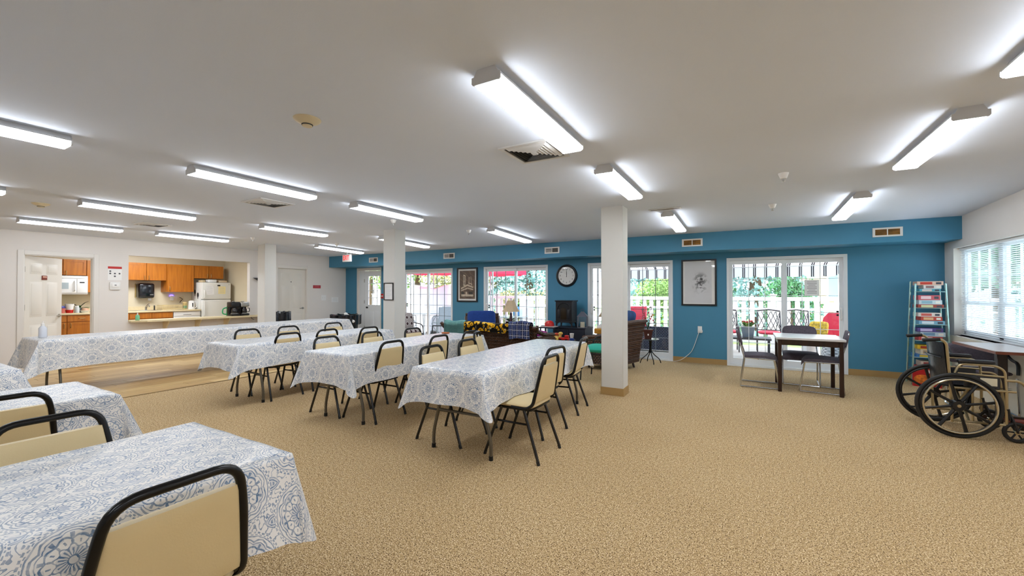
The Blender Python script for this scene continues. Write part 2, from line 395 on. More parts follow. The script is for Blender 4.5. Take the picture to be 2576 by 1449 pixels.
# six-panel interior doors in the left wall
def sixpanel(d, w, loc, rz, knobside, parent_name='leaf'):
    q = MB(); q.box(0, w, -.018, .018, .008, 2.02); lf = q.build(parent_name, DOORP, d, loc, (0, 0, rz)); g = w / 2
    for (a, c) in ((.11, g - .045), (g + .045, w - .11)):
        for (z0, z1) in ((.22, .78), (.92, 1.56), (1.70, 1.90)):
            for s_ in (-1, 1):
                p = MB(); p.rbox(a, c, .012 * s_ - .008, .012 * s_ + .008, z0, z1, .007, 2); f_ = .02
                p.rbox(a + .035, c - .035, .016 * s_ - .008, .016 * s_ + .008, z0 + .035, z1 - .035, .007, 2); p.build('door_panel', DOORP, lf)
    x = w - .065 if knobside > 0 else .065
    k = MB()
    for s_ in (-1, 1):
        k.cyl((x, .016 * s_, .92), (x, .024 * s_, .92), .032, n=16); k.cyl((x, .02 * s_, .92), (x, .06 * s_, .92), .011); k.tube([(x, .055 * s_, .92), (x - .05 * knobside, .06 * s_, .922), (x - .11 * knobside, .055 * s_, .915)], [.012, .011, .008], 8)
    k.build('door_handle', STEEL, lf); return lf
d = sthing('door_1', (XL, D1[0], 0)); w = D1[1] - D1[0]
q = MB(); t = .075
for (a, c, e_, f_) in ((-t, 0, 0, 2.035 + t), (w, w + t, 0, 2.035 + t), (0, w, 2.035, 2.035 + t)): q.rbox(0, .016, a, c, e_, f_, .004, 1)
q.box(-.12, 0, 0, .012, 0, 2.035); q.box(-.12, 0, w - .012, w, 0, 2.035); q.box(-.12, 0, .012, w - .012, 2.023, 2.035); q.build('casing', TRIM, d)
lf = sixpanel(d, .86, (-.115, .016, 0), PI / 2 + math.radians(45.5), 1)
q = MB(); q.rbox(.37, .49, -.028, -.018, 1.60, 1.68, .003, 1); pl = q.build('sign_plate', M('sign_brown', '#7A2A12', .5), lf); tag(pl, 'small brown plate with a pale band')
q = MB(); q.box(.385, .475, -.0295, -.027, 1.645, 1.665); q.build('lettering', M('sign_pale', '#E8B9A0', .6), pl)
for z in (.3, 1.1, 1.78): q = MB(); q.box(-.004, .012, -.022, .022, z - .05, z + .05); q.build('hinge', STEEL, lf)
d = sthing('door_2', (XL, D2[0], 0)); w = D2[1] - D2[0]; q = MB()
for (a, c, e_, f_) in ((-t, 0, 0, 2.035 + t), (w, w + t, 0, 2.035 + t), (0, w, 2.035, 2.035 + t)): q.rbox(0, .016, a, c, e_, f_, .004, 1)
q.box(-.12, 0, 0, .012, 0, 2.035); q.box(-.12, 0, w - .012, w, 0, 2.035); q.box(-.12, 0, .012, w - .012, 2.023, 2.035); q.build('casing', TRIM, d)
lf = sixpanel(d, w - .03, (-.09, .015, 0), PI / 2, 1)
q = MB(); q.cyl((.41, -.03, 1.66), (.41, -.017, 1.66), .012); q.build('peephole', BLACKP, lf)
q = MB(); q.box(-.2, -.15, -.1, w + .1, 0, 2.2); q.build('backing', DARK, d)

# right window: two double-hung units in a deep reveal
wn = sthing('window_1', (XR, 0, 0)); y0, y1, z0, z1 = WIN
q = MB(); xo = .105
q.box(-.003, .16, y0 - .02, y0 + .006, z0, z1); q.box(-.003, .16, y1 - .006, y1 + .02, z0, z1); q.box(-.003, .16, y0, y1, z1 - .006, z1 + .02); q.box(-.01, .16, y0 - .02, y1 + .02, z0 - .02, z0); q.build('reveal', TRIM, wn)
ym = (y0 + y1) / 2
q = MB(); q.box(xo, xo + .05, ym - .05, ym + .05, z0, z1)
for a in (y0, y1 - .045): q.box(xo, xo + .05, a, a + .045, z0, z1)
q.box(xo, xo + .05, y0, y1, z1 - .045, z1); q.box(xo, xo + .05, y0, y1, z0, z0 + .05); q.build('frame', VINYL, wn)
for (a, c) in ((y0 + .045, ym - .05), (ym + .05, y1 - .045)):
    for (e_, f_, dx) in ((z0 + .05, 1.235, 0), (1.205, z1 - .045, .018)):
        p = MB(); s_ = .035; p.box(xo + dx, xo + dx + .03, a, a + s_, e_, f_); p.box(xo + dx, xo + dx + .03, c - s_, c, e_, f_); p.box(xo + dx, xo + dx + .03, a + s_, c - s_, e_, e_ + s_); p.box(xo + dx, xo + dx + .03, a + s_, c - s_, f_ - s_, f_)
        sh = p.build('sash', VINYL, wn); g = MB(); g.box(xo + dx + .012, xo + dx + .016, a + s_, c - s_, e_ + s_, f_ - s_); g.build('pane', GLASS, sh)
        for i in (1, 2): mq = MB(); u = a + s_ + (c - a - 2 * s_) * i / 3; mq.box(xo + dx + .006, xo + dx + .022, u - .006, u + .006, e_ + s_, f_ - s_); mq.build('muntin', VINYL, sh)
        mq = MB(); u = (e_ + f_) / 2; mq.box(xo + dx + .0065, xo + dx + .0215, a + s_, c - s_, u - .006, u + .006); mq.build('muntin', VINYL, sh)
# ------------------------------------------------------------------ fluorescent wrap-around ceiling lights
def lamp_mat():
    m = bpy.data.materials.new('lit_diffuser'); m.use_nodes = True; b = m.node_tree.nodes['Principled BSDF']
    b.inputs['Base Color'].default_value = (.9, .9, .9, 1); b.inputs['Roughness'].default_value = .4
    b.inputs['Emission Color'].default_value = (.90, .955, 1.02, 1); b.inputs['Emission Strength'].default_value = LAMP; return m
LIT = lamp_mat(); HOUS = M('lamp_housing', '#CFCFD0', .45)
def make_light():
    t = thing('ceiling_light', '', 'ceiling light'); L = 1.215; hw = .084
    q = MB(); q.prism([(-.052, 0), (.052, 0), (.068, -.034), (.0835, -.037), (.0835, -.047), (-.0835, -.047), (-.0835, -.037), (-.068, -.034)], -L / 2 + .006, L / 2 - .006, 'xz'); q.build('housing', HOUS, t)
    cap = [(-.054, .0), (.054, .0), (.073, -.034), (hw + .003, -.036), (hw + .003, -.068), (hw - .006, -.078), (-hw + .006, -.078), (-hw - .003, -.068), (-hw - .003, -.036), (-.073, -.034)]
    for s_ in (-1, 1): q = MB(); q.prism(cap, s_ * L / 2, s_ * (L / 2 - .008), 'xz'); q.build('end_cap', HOUS, t)
    q = MB(); q.prism([(-hw + .001, -.047), (hw - .001, -.047), (hw - .009, -.072), (hw - .016, -.081), (-hw + .016, -.081), (-hw + .009, -.072)], -L / 2 + .008, L / 2 - .008, 'xz'); q.build('diffuser', LIT, t); return t
LL = []
def light(x, y0, y1, label, tilt=0, sc=1):
    if not LL: o = make_light()
    else: o = copy_tree(LL[0])
    LL.append(o); y = (y0 + y1) / 2
    z = ZC if y < yc else ZC - (y - yc) * (ZC - zs_) / (YS - yc)
    o.location = (x, y, z); o.rotation_euler = (-tilt, 0, 0); o.scale = (1, sc, 1); o['label'] = label; o['group'] = 'fluorescent ceiling lights'
SL = math.atan((ZC - zs_) / (YS - yc))
light(-1.155, 1.77, 2.98, 'long lit ceiling light nearest the camera, over the square ceiling vent')
light(-4.365, 1.82, 3.03, 'lit ceiling light beside the second square vent, left of centre')
light(-7.15, 1.81, 3.03, 'lit ceiling light second from the kitchen wall, above the open kitchen door')
light(-9.68, 1.78, 3.0, 'lit ceiling light closest to the kitchen wall above its open door')
light(-4.365, -.17, 1.05, 'lit ceiling light cut off by the left edge of the picture')
light(-1.115, 3.64, 4.85, 'lit ceiling light just in front of the right column')
light(-4.325, 3.57, 4.78, 'lit ceiling light above the column with the framed notice')
light(-7.06, 3.97, 5.17, 'lit ceiling light just right of the small far column')
light(-9.63, 3.49, 4.68, 'lit ceiling light over the serving hatch of the kitchen')
light(1.21, 3.61, 4.82, 'lit ceiling light nearest the right wall, large, its end cap towards us')
light(1.2, 1.8, 3.02, 'lit ceiling light cut off by the top right edge of the picture')
light(-.965, 6.14, 7.5, 'lit ceiling light behind the right column near the blue soffit', SL, 1.12)
light(1.15, 6.04, 7.4, 'lit ceiling light near the soffit at the right, beside the rightmost soffit vent', SL, 1.12)
light(-3.9, 6.1, 7.6, 'lit ceiling light near the soffit between the middle and right columns', SL, 1.18)
light(-6.42, 5.97, 7.38, 'lit ceiling light half hidden behind the middle column', SL, 1.14)
light(-8.84, 6.23, 7.58, 'lit ceiling light pointing at the exit sign', SL, 1.1)
for x, y, n in ((-1.15, -1.9, 'between the tables, behind the camera'), (1.2, -.17, 'on the right, just behind the camera'), (1.2, -1.95, 'on the right, far behind the camera'), (-4.36, -1.95, 'on the left, far behind the camera'), (-7.1, -1.9, 'behind the camera near the kitchen side'), (-7.1, 0, 'outside the left edge of the picture')):  # extra fixtures out of view, added to light the near part of the room
    light(x, y, y + 1.21, 'added unseen ceiling light ' + n)

# ceiling vents
VENT = M('vent_white', '#D8D6D2', .4); VDARK = M('vent_dark', '#3A3936', .7)
def square_vent(x, y, w, label):
    t = thing('ceiling_vent', label, 'vent', (x, y, ZC), 0, 'square ceiling diffusers'); h = w / 2
    q = MB(); q.box(-h + .02, h - .02, -h + .02, h - .02, -.004, -.001); q.build('backing', VDARK, t)
    q = MB()
    for s_ in ((-h, h, -h, -h + .03), (-h, h, h - .03, h), (-h, -h + .03, -h + .03, h - .03), (h - .03, h, -h + .03, h - .03)): q.box(*s_, -.012, 0)
    q.build('frame', VENT, t)
    for k in range(6):
        r0 = h - .045 - k * .027; r1 = r0 - .021
        if r1 < .015: break
        q = MB(); A = [(-r0, -r0, -.004), (r0, -r0, -.004), (r0, r0, -.004), (-r0, r0, -.004), (-r1, -r1, -.02), (r1, -r1, -.02), (r1, r1, -.02), (-r1, r1, -.02)]
        q.add(A, [(i, (i + 1) % 4, 4 + (i + 1) % 4, 4 + i) for i in range(4)]); q.build('louvre_ring', VENT, t)
    q = MB(); q.box(-.022, .022, -.022, .022, -.022, -.016); q.build('centre_plate', VENT, t)
square_vent(-1.50, 3.03, .44, 'square ceiling vent next to the nearest ceiling light')
square_vent(-5.33, 3.08, .44, 'square ceiling vent beside the light left of centre')
square_vent(-8.73, 3.1, .40, 'square ceiling vent near the kitchen wall, smallest of the three')
t = thing('slot_vent', 'narrow slot vent in the ceiling behind the right column', 'vent', (-.975, 6.0, ZC - .002)); q = MB(); q.box(-.21, .21, -.05, .05, -.006, 0); q.build('frame', VENT, t)
q = MB(); q.box(-.19, .19, -.008, .008, -.009, -.005); q.build('slot', VDARK, t)
# smoke detectors, sprinklers
CRM = M('aged_cream', '#D8C7A2', .5)
def smoke(x, y, label):
    t = thing('smoke_detector', label, 'smoke detector', (x, y, ZC), 0, 'smoke detectors')
    q = MB(); q.lathe([(.085, 0), (.085, -.006), (.07, -.018), (.04, -.032), (.036, -.034), (0, -.034)], 28); q.build('base', CRM, t)
    q = MB(); q.lathe([(.034, -.034), (.03, -.048), (.026, -.05), (0, -.05)], 20); q.build('sensor_cap', CRM, t)
    q = MB(); q.lathe([(.0355, -.036), (.0345, -.042)], 20); q.build('sensor_slot', VDARK, t)
smoke(-2.535, 1.718, 'round cream smoke detector on the open ceiling, nearest the camera'); smoke(-7.95, 1.66, 'round cream smoke detector between the lights at the far left')
SPR0 = []
def sprink(x, y, label):
    z = ZC if y < yc else ZC - (y - yc) * (ZC - zs_) / (YS - yc)
    if SPR0: o = copy_tree(SPR0[0]); o.location = (x, y, z); o['label'] = label; return
    t = thing('sprinkler_head', label, 'sprinkler', (x, y, z), 0, 'ceiling sprinklers'); SPR0.append(t)
    q = MB(); q.lathe([(.045, 0), (.042, -.012), (.03, -.045), (.026, -.05), (0, -.05)], 18); q.build('escutcheon', WHITEP, t)
    q = MB(); q.tube([(.012, 0, -.05), (.014, 0, -.065), (0, 0, -.08), (-.014, 0, -.065), (-.012, 0, -.05)], .003, 6); q.cyl((0, 0, -.05), (0, 0, -.078), .004); q.cyl((0, 0, -.08), (0, 0, -.083), .016); q.build('nozzle', STEEL, t)
for x, y, n in ((.316, 4.77, 'white sprinkler head on the right, in front of the ceiling crease'), (.296, 6.31, 'white sprinkler head on the right, beyond the ceiling crease'), (-4.87, 4.79, 'white sprinkler head above the middle column'), (-4.43, 6.22, 'white sprinkler head between the middle and right columns'), (-8.98, 4.87, 'white sprinkler head left of the small far column'), (-8.25, 6.35, 'white sprinkler head beside the light near the exit sign')): sprink(x, y, n)

# registers on the soffit face
def register(x, label, filt=None):
    t = thing('wall_register', label, 'vent', (x, YS, 2.206), 0, 'soffit vents'); w, h = .345, .137
    q = MB()
    for s_ in ((0, w, 0, .024), (0, w, h - .024, h), (0, .03, .024, h - .024), (w - .03, w, .024, h - .024), (w / 2 - .006, w / 2 + .006, .024, h - .024)): q.box(s_[0], s_[1], -.014, 0, s_[2], s_[3])
    q.build('frame', TRIM, t); q = MB(); q.box(.03, w - .03, -.002, .0, .024, h - .024); q.build('backing', VDARK, t)
    for k in range(5):
        z = .034 + k * .0185
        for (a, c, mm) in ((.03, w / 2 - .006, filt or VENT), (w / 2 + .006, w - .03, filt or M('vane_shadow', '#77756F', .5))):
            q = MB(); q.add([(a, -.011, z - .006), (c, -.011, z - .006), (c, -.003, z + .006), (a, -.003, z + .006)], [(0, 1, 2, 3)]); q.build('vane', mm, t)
OR = M('vane_amber', '#A8742E', .5, nscale=6, namt=.6)
register(-9.25, 'white soffit vent beside the exit sign'); register(-6.59, 'white soffit vent just right of the middle column'); register(-3.81, 'white soffit vent above the wall clock')
register(-1.03, 'white soffit vent with amber louvres above the head drawing', OR); register(1.67, 'rightmost white soffit vent with amber louvres', OR)

# exit sign
t = thing('exit_sign', 'white exit sign with red letters hanging below the ceiling by the soffit', 'sign', (-9.39, 7.55, 2.394), 0)
SX = .33; q = MB(); q.rbox(-.165, .165, -.025, .025, -.20, .0, .012); bx = q.build('sign_box', WHITEP, t)
tb = moved(text_mb('EXIT', .15, .002), RX, (-.012, -.027, -.098)); tb.v = [(x_ * .78 , y_, -.098 + (z_ + .098) * 1.22) for x_, y_, z_ in tb.v]; tb.build('lettering', M('exit_red', '#E01414', .4, emit=.6), t)
q = MB(); q.cyl((0, 0, 0), (0, 0, .082), .01); q.cyl((0, 0, .075), (0, 0, .082), .05); q.build('stem', WHITEP, t)

# ------------------------------------------------------------------ kitchen behind the left wall
KX0, KX1, KY0, KY1 = -13.5, XL - .12, 1.6, 6.52
b = MB(); b.box(KX0 - .1, KX0, KY0, KY1, 0, 2.6); struct(b.build('wall_kitchen_back', KWALL)); b = MB(); b.box(KX0 - .1, KX1, KY0 - .1, KY0, 0, 2.6); struct(b.build('wall_kitchen_left', KWALL))
b = MB(); b.box(KX0 - .1, KX1, KY1, KY1 + .1, 0, 2.6); struct(b.build('wall_kitchen_right', KWALL)); b = MB(); b.box(KX0, KX1, KY0, KY1, 2.45, 2.6); struct(b.build('ceiling_kitchen', CEIL))
b = MB(); b.box(KX0, XL, KY0, KY1, -.06, 0); struct(b.build('floor_kitchen', M('kitchen_vinyl', '#B9A27A', .4, nscale=3)))
t = thing('ceiling_light', 'added light on the kitchen ceiling, out of sight', 'ceiling light', (-12.1, 4.2, 2.45)); q = MB(); q.prism([(-.3, 0), (.3, 0), (.3, -.04), (.27, -.06), (-.27, -.06), (-.3, -.04)], -.6, .6, 'xz'); q.build('diffuser', LIT, t)  # unseen lamp added to light the kitchen
CTOP = M('laminate_cream', '#E4D2A8', .35, nscale=40, namt=.04)
def panel_door(parent, y0, y1, z0, z1, x, name='door', hpos=None, horiz=False):
    g = .004; q = MB(); q.rbox(x, x + .02, y0 + g, y1 - g, z0 + g, z1 - g, .003, 1); d_ = q.build(name, MAPLE, parent)
    if z1 - z0 > .22:
        r_ = .055; q = MB()
        for s_ in ((y0 + g, y0 + r_, z0 + g, z1 - g), (y1 - r_, y1 - g, z0 + g, z1 - g), (y0 + r_, y1 - r_, z1 - r_, z1 - g), (y0 + r_, y1 - r_, z0 + g, z0 + r_)): q.box(x + .02, x + .027, *s_)
        q.build('door_rail', MAPLE, d_)
    if hpos:
        y_, z_ = hpos; q = MB()
        P_ = [(x + .02, y_, z_ - .05), (x + .055, y_, z_ - .045), (x + .055, y_, z_ + .045), (x + .02, y_, z_ + .05)]
        if horiz: P_ = [(x + .02, y_ - .05, z_), (x + .05, y_ - .045, z_), (x + .05, y_ + .045, z_), (x + .02, y_ + .05, z_)]
        q.tube(fillet(P_, .015), .006, 8); q.build('handle', BRASS, d_)
    return d_
def cab(name, label, x0, x1, y0, y1, z0, z1, doors=(), cat='cabinet', grp=None):
    t = thing(name, label, cat, (0, 0, 0), 0, grp); t.location = ((x0 + x1) / 2, (y0 + y1) / 2, z0)
    o = (-(x0 + x1) / 2, -(y0 + y1) / 2, -z0); q = MB(); q.box(x0, x1, y0, y1, z0, z1); q.v = [(a + o[0], b_ + o[1], c + o[2]) for a, b_, c in q.v]; q.build('carcass', MAPLE, t)
    for dd in doors:
        d_ = panel_door(t, *dd[:4], x1, dd[4], dd[5] if len(dd) > 5 else None, dd[6] if len(dd) > 6 else False)
        for oo in [d_] : oo.location = o
    return t
UG = 'kitchen wall cabinets'
cab('wall_cabinet', 'maple double-door wall cabinet above the towel dispenser, seen through the hatch', KX0, -13.2, 4.15, 4.975, 1.675, 2.11, [(4.15, 4.56, 1.675, 2.11, 'door', (4.52, 1.74)), (4.565, 4.975, 1.675, 2.11, 'door', (4.605, 1.74))], grp=UG)
cab('wall_cabinet', 'deep maple wall cabinet hanging lowest, left of the fridge', KX0, -13.17, 4.98, 5.58, 1.378, 2.11, [(4.985, 5.58, 1.378, 2.11, 'door', (5.03, 1.47))], grp=UG)
cab('wall_cabinet', 'short maple double-door wall cabinet over the fridge', KX0, -13.2, 5.585, 6.33, 1.755, 2.11, [(5.585, 5.955, 1.755, 2.11, 'door', (5.91, 1.83)), (5.96, 6.33, 1.755, 2.11, 'door', (6.0, 1.83))], grp=UG)
cab('wall_cabinet', 'maple wall cabinet over the microwave, seen through the open kitchen door', KX0, -13.2, 2.72, 3.47, 1.755, 2.11, [(2.72, 3.09, 1.755, 2.11, 'door'), (3.095, 3.47, 1.755, 2.11, 'door', (3.14, 1.80))], grp=UG)
cab('wall_cabinet', 'narrow maple wall cabinet right of the microwave', KX0, -13.2, 3.475, 4.145, 1.37, 2.11, [(3.475, 3.81, 1.37, 2.11, 'door'), (3.815, 4.145, 1.37, 2.11, 'door')], grp=UG)
BG = 'kitchen base cabinets'
cab('base_cabinet', 'maple base cabinet with drawers under the sink counter', KX0, -12.92, 4.15, 5.02, .0, .87, [(4.15, 4.58, .72, .865, 'drawer_front'), (4.585, 5.02, .72, .865, 'drawer_front'), (4.15, 4.58, .1, .715, 'door'), (4.585, 5.02, .1, .715, 'door')], grp=BG)
cab('base_cabinet', 'maple base cabinet with drawers seen through the open kitchen door', KX0, -12.92, 2.7, 3.53, 0, .87, [(2.7, 3.095, .72, .865, 'drawer_front'), (3.10, 3.53, .72, .865, 'drawer_front', (3.33, .795), True), (2.7, 3.095, .1, .715, 'door', (3.05, .64)), (3.10, 3.53, .1, .715, 'door', (3.15, .64))], grp=BG)
cab('base_cabinet', 'maple corner base cabinet between the drawers and the sink', KX0, -12.92, 3.535, 4.145, 0, .87, [(3.535, 3.84, .1, .865, 'door'), (3.845, 4.145, .1, .865, 'door')], grp=BG)
q = MB(); q.rbox(KX0, -12.88, 2.68, 5.645, .872, .912, .006, 2); q.box(KX0, KX0 + .02, 2.68, 5.645, .912, 1.01); o = q.build('kitchen_counter', CTOP); tag(o, 'long cream laminate kitchen worktop with a low splashback', 'worktop')
t = thing('dishwasher', 'white dishwasher under the kitchen worktop', 'dishwasher', (-12.93, 5.335, 0)); q = MB(); q.rbox(-.55, 0, -.3, .3, .1, .865, .006); q.build('body', WHITEP, t); q = MB(); q.rbox(0, .025, -.3, .3, .74, .862, .006); q.build('control_panel', WHITEP, t); q = MB(); q.box(.024, .028, -.09, .09, .775, .785); q.build('handle_slot', VDARK, t); q = MB(); q.rbox(0, .02, -.3, .3, .12, .733, .006); q.build('door', WHITEP, t)
# fridge
t = thing('fridge', 'white top-freezer fridge with papers on its door', 'fridge', (-12.92, 6.035, 0)); FR = M('fridge_white', '#E2E1DA', .4, bump=.03, bscale=300)
q = MB(); q.rbox(-.56, -.06, -.365, .365, .02, 1.645, .01); q.build('body', FR, t); q = MB(); q.rbox(-.055, .02, -.365, .365, 1.175, 1.64, .02, 3); fz = q.build('freezer_door', FR, t); q = MB(); q.rbox(-.055, .02, -.365, .365, .06, 1.165, .02, 3); fd = q.build('fridge_door', FR, t)
for a, z0_, z1_ in ((-.32, 1.2, 1.42), (-.32, .72, 1.14)):
    q = MB(); q.tube(fillet([(.02, a, z0_), (.06, a, z0_ + .02), (.06, a, z1_ - .02), (.02, a, z1_)], .02), .011, 8); q.build('handle', WHITEP, fz if z0_ > 1.15 else fd)
q = MB(); q.cyl((.019, .31, 1.59), (.022, .31, 1.59), .014); q.build('badge', STEEL, fz)
def sheet(name, label, cat, x, y, z, w, h, mat, rot=0, lines=0, linem=INK, grp=None):
    """sheet of paper flat on a wall that faces +x"""
    t = thing(name, label, cat, (x, y, z), 0, grp); q = MB(); q.box(0, .0015, -w / 2, w / 2, -h / 2, h / 2); s_ = q.build('sheet', mat, t)
    if lines:
        q = MB()
        for k in range(lines):
            zz = h / 2 - h * (k + 1) / (lines + 1.2); ww = w * (.36 if k % 4 else .28); q.box(.0015, .0022, -ww, ww, zz - h * .012, zz + h * .012)
        q.build('writing', linem, t)
    t.rotation_euler = (rot, 0, 0); return t
sheet('note', 'white handwritten note on the freezer door', 'paper', -12.898, 5.86, 1.43, .19, .25, PAPER, .08, 5, M('faint_ink', '#B9BCC0', .7)); sheet('note', 'yellow lined note on the freezer door', 'paper', -12.898, 6.16, 1.43, .18, .21, M('yellow_paper', '#F1DFA0', .7), -.03, 7, M('faint_ink', '#B9BCC0', .7))
for y, z, n in ((6.08, 1.56, 'small black magnet at the top of the freezer door'),):
    q = MB(); q.box(0, .006, -.035, .035, -.02, .02); o = q.build('fridge_magnet', BLACKP, None, (-12.898, y, z)); tag(o, n, 'magnet')
for k, (x, z, n) in enumerate(((-13.28, 1.38, 'left of the two black balloon magnets on the fridge side'), (-13.12, 1.30, 'right of the two black balloon magnets on the fridge side'))):
    q = MB(); q.prism([(math.cos(a) * .045, math.sin(a) * .065 - (.02 if abs(a + PI / 2) < .3 else 0)) for a in np.linspace(0, 2 * PI, 18)[:-1]], 0, .004, 'xz'); q.box(-.012, .012, 0, .004, -.105, -.06); o = q.build('balloon_magnet', BLACKP, None, (x, 5.664, z)); tag(o, n, 'magnet')
for dy, w, h, c_, n in ((5.75, .1, .06, '#D9C6A0', 'small tan box on top of the fridge'), (5.98, .2, .08, '#EDECE8', 'white box on top of the fridge'), (6.24, .22, .06, '#D8C2A0', 'pale bag lying on top of the fridge')):
    q = MB(); q.rbox(-.1, .1, -w / 2, w / 2, 0, h, .02, 2); o = q.build('box' if 'bag' not in n else 'bag', M('fr' + c_, c_, .7), None, (-13.1, dy, 1.646)); tag(o, n, 'box' if 'bag' not in n else 'bag')
# towel dispenser
t = thing('towel_dispenser', 'black paper towel dispenser on the kitchen wall above the sink', 'dispenser', (KX0, 4.62, 1.22)); q = MB(); q.rbox(0, .2, -.165, .165, 0, .38, .05, 4); q.build('cover', M('smoke_black', '#10131A', .12, coat=.5), t); q = MB(); q.rbox(0, .03, -.18, -.165, .02, .37, .004); q.build('side_bracket', M('disp_tan', '#B59C5E', .5), t); q = MB(); q.box(.2, .203, .06, .13, .08, .1); q.build('badge', STEEL, t); q = MB(); q.box(.08, .085, .06, .13, -.06, .01); q.build('paper_end', PAPER, t)
# sink tap etc
t = thing('kitchen_tap', 'chrome kitchen tap at the sink', 'tap', (-13.3, 4.60, .912)); q = MB(); q.cyl((0, 0, 0), (0, 0, .09), .022); q.tube([(0, 0, .05), (.1, 0, .13), (.19, 0, .12), (.2, 0, .09)], .012, 8); q.build('spout', CHROME, t); q = MB(); q.tube([(0, 0, .09), (.02, .03, .15), (.03, .06, .17)], [.014, .01, .008], 8); q.build('lever', CHROME, t); q = MB(); q.lathe([(.13, 0), (.13, .008), (0, .008)], 20, sx=.4); q.build('deck_plate', CHROME, t)
t = thing('side_sprayer', 'black side sprayer standing by the sink', 'sprayer', (-13.32, 4.78, .912)); q = MB(); q.cyl((0, 0, 0), (0, 0, .07), .016, .012); q.build('holder', BLACKP, t); q = MB(); q.tube([(0, 0, .06), (0, 0, .1), (.05, -.02, .11)], [.014, .016, .014], 8); q.build('nozzle', BLACKP, t)
q = MB(); q.rbox(-.19, .19, -.25, .25, -.004, .006, .003, 1); o = q.build('sink', STEEL, None, (-13.17, 4.55, .912)); tag(o, 'steel sink set into the kitchen worktop', 'sink')
t = thing('dish_rack', 'cream wire dish rack on the kitchen worktop', 'dish rack', (-13.25, 5.10, .912)); WR = M('cream_wire', '#D9C48E', .4)
q = MB()
for z in (.02, .12): q.tube([(-.16, -.23, z), (.16, -.23, z), (.16, .23, z), (-.16, .23, z)], .006, 6, closed=True)
q.build('rim', WR, t)
for k in range(12): q = MB(); y = -.23 + .46 * k / 11; q.tube([(.16, y, .12), (.16, y, .02), (-.16, y, .02), (-.16, y, .12)], .003, 5); q.build('wire', WR, t)
t = thing('cup_stack', 'stack of patterned paper cups beside the white kettle', 'cups', (-13.2, 5.40, .912)); q = MB(); q.lathe([(.036, 0), (.05, .16), (.054, .165), (.05, .17), (.05, .2)], 16); q.build('cup', M('cup_tan', '#C9B27A', .6), t); q = MB(); q.lathe([(.0405, .03), (.0455, .1)], 16); q.build('printed_band', M('cup_green', '#7FA27A', .6), t)
t = thing('electric_kettle', 'white electric kettle on the kitchen worktop', 'kettle', (-13.15, 5.53, .912)); q = MB(); q.lathe([(.075, 0), (.078, .02), (.065, .2), (.06, .22), (.03, .235), (0, .237)], 20); q.build('body', WHITEP, t); q = MB(); q.tube(fillet([(0, .055, .2), (0, .12, .2), (0, .125, .06), (0, .07, .03)], .04), .012, 8); q.build('handle', WHITEP, t); q = MB(); q.box(.066, .074, -.012, .012, .06, .17); q.build('level_window', VDARK, t)
t = thing('night_light', 'white plug-in night light glowing violet on the kitchen wall', 'night light', (KX0, 5.21, 1.22)); q = MB(); q.rbox(0, .05, -.04, .04, -.07, .06, .02, 3); q.build('body', WHITEP, t); q = MB(); q.ball((.012, 0, .055), (.012, .045, .03)); q.build('glow', M('violet_glow', '#4B3CFF', .4, emit=6), t)
t = thing('wall_outlet', 'double wall outlet with tangled plugs in the kitchen', 'outlet', (KX0, 5.42, 1.2)); q = MB(); q.rbox(0, .006, -.075, .075, -.065, .065, .002, 1); q.build('plate', CRM, t); q = MB(); q.tube([(.01, -.03, .03), (.04, -.01, .02), (.03, .04, -.02), (.04, .0, -.05), (.03, -.03, -.11)], .008, 6); q.build('cord', M('cord_brown', '#3A2C22', .6), t)
# microwave, things on the left counter
t = thing('microwave', 'white over-range microwave seen through the open kitchen door', 'microwave', (-13.1, 3.10, 1.325)); q = MB(); q.rbox(-.39, 0, -.375, .375, 0, .415, .008); q.build('body', WHITEP, t); q = MB(); q.rbox(0, .02, -.37, .19, .03, .35, .008); dd = q.build('door', WHITEP, t); q = MB(); q.box(.02, .023, -.25, .06, .12, .26); q.build('window', M('mw_glass', '#AEB9BB', .15), dd); q = MB(); q.tube(fillet([(.02, .155, .07), (.05, .155, .09), (.05, .155, .27), (.02, .155, .3)], .02), .01, 8); q.build('handle', WHITEP, dd); q = MB(); q.rbox(0, .018, .195, .37, .03, .35, .006); cp = q.build('control_panel', WHITEP, t); q = MB(); q.box(.018, .021, .235, .315, .255, .28); q.build('display', BLACKP, cp); q = MB(); q.box(0, .012, -.37, .37, .36, .41); q.build('vent_grille', WHITEP, t)
RED = M('red_plastic', '#C2150F', .4)
t = thing('flower_pot', 'dark leafy potted plant on the kitchen worktop', 'plant', (-13.2, 3.36, .912)); q = MB(); q.lathe([(.05, 0), (.065, .1), (.06, .1), (0, .09)], 16); q.build('pot', M('pot_glass', '#8F9A9C', .2), t)
def leaf(p, d, L, w, n=5):
    q = MB(); d = Vector(d).normalized(); s_ = d.cross(Vector((0, 0, 1)));  s_ = s_.normalized() if s_.length > 1e-3 else Vector((1, 0, 0)); V = []; p = Vector(p)
    for i in range(n + 1):
        u = i / n; c = p + d * L * u + Vector((0, 0, -.35 * L * u * u)); h = w * math.sin(PI * min(1, .08 + .92 * u)) ; V += [c - s_ * h, c + Vector((0, 0, -.15 * w)), c + s_ * h]
    F = []
    for i in range(n): F += [(3 * i, 3 * i + 1, 3 * i + 4, 3 * i + 3), (3 * i + 1, 3 * i + 2, 3 * i + 5, 3 * i + 4)]
    q.add(V, F, True); return q
LEAF = M('leaf_green', '#2E6B22', .45, nscale=12, namt=.35); LEAFD = M('leaf_dark', '#16301C', .45, nscale=12, namt=.3)
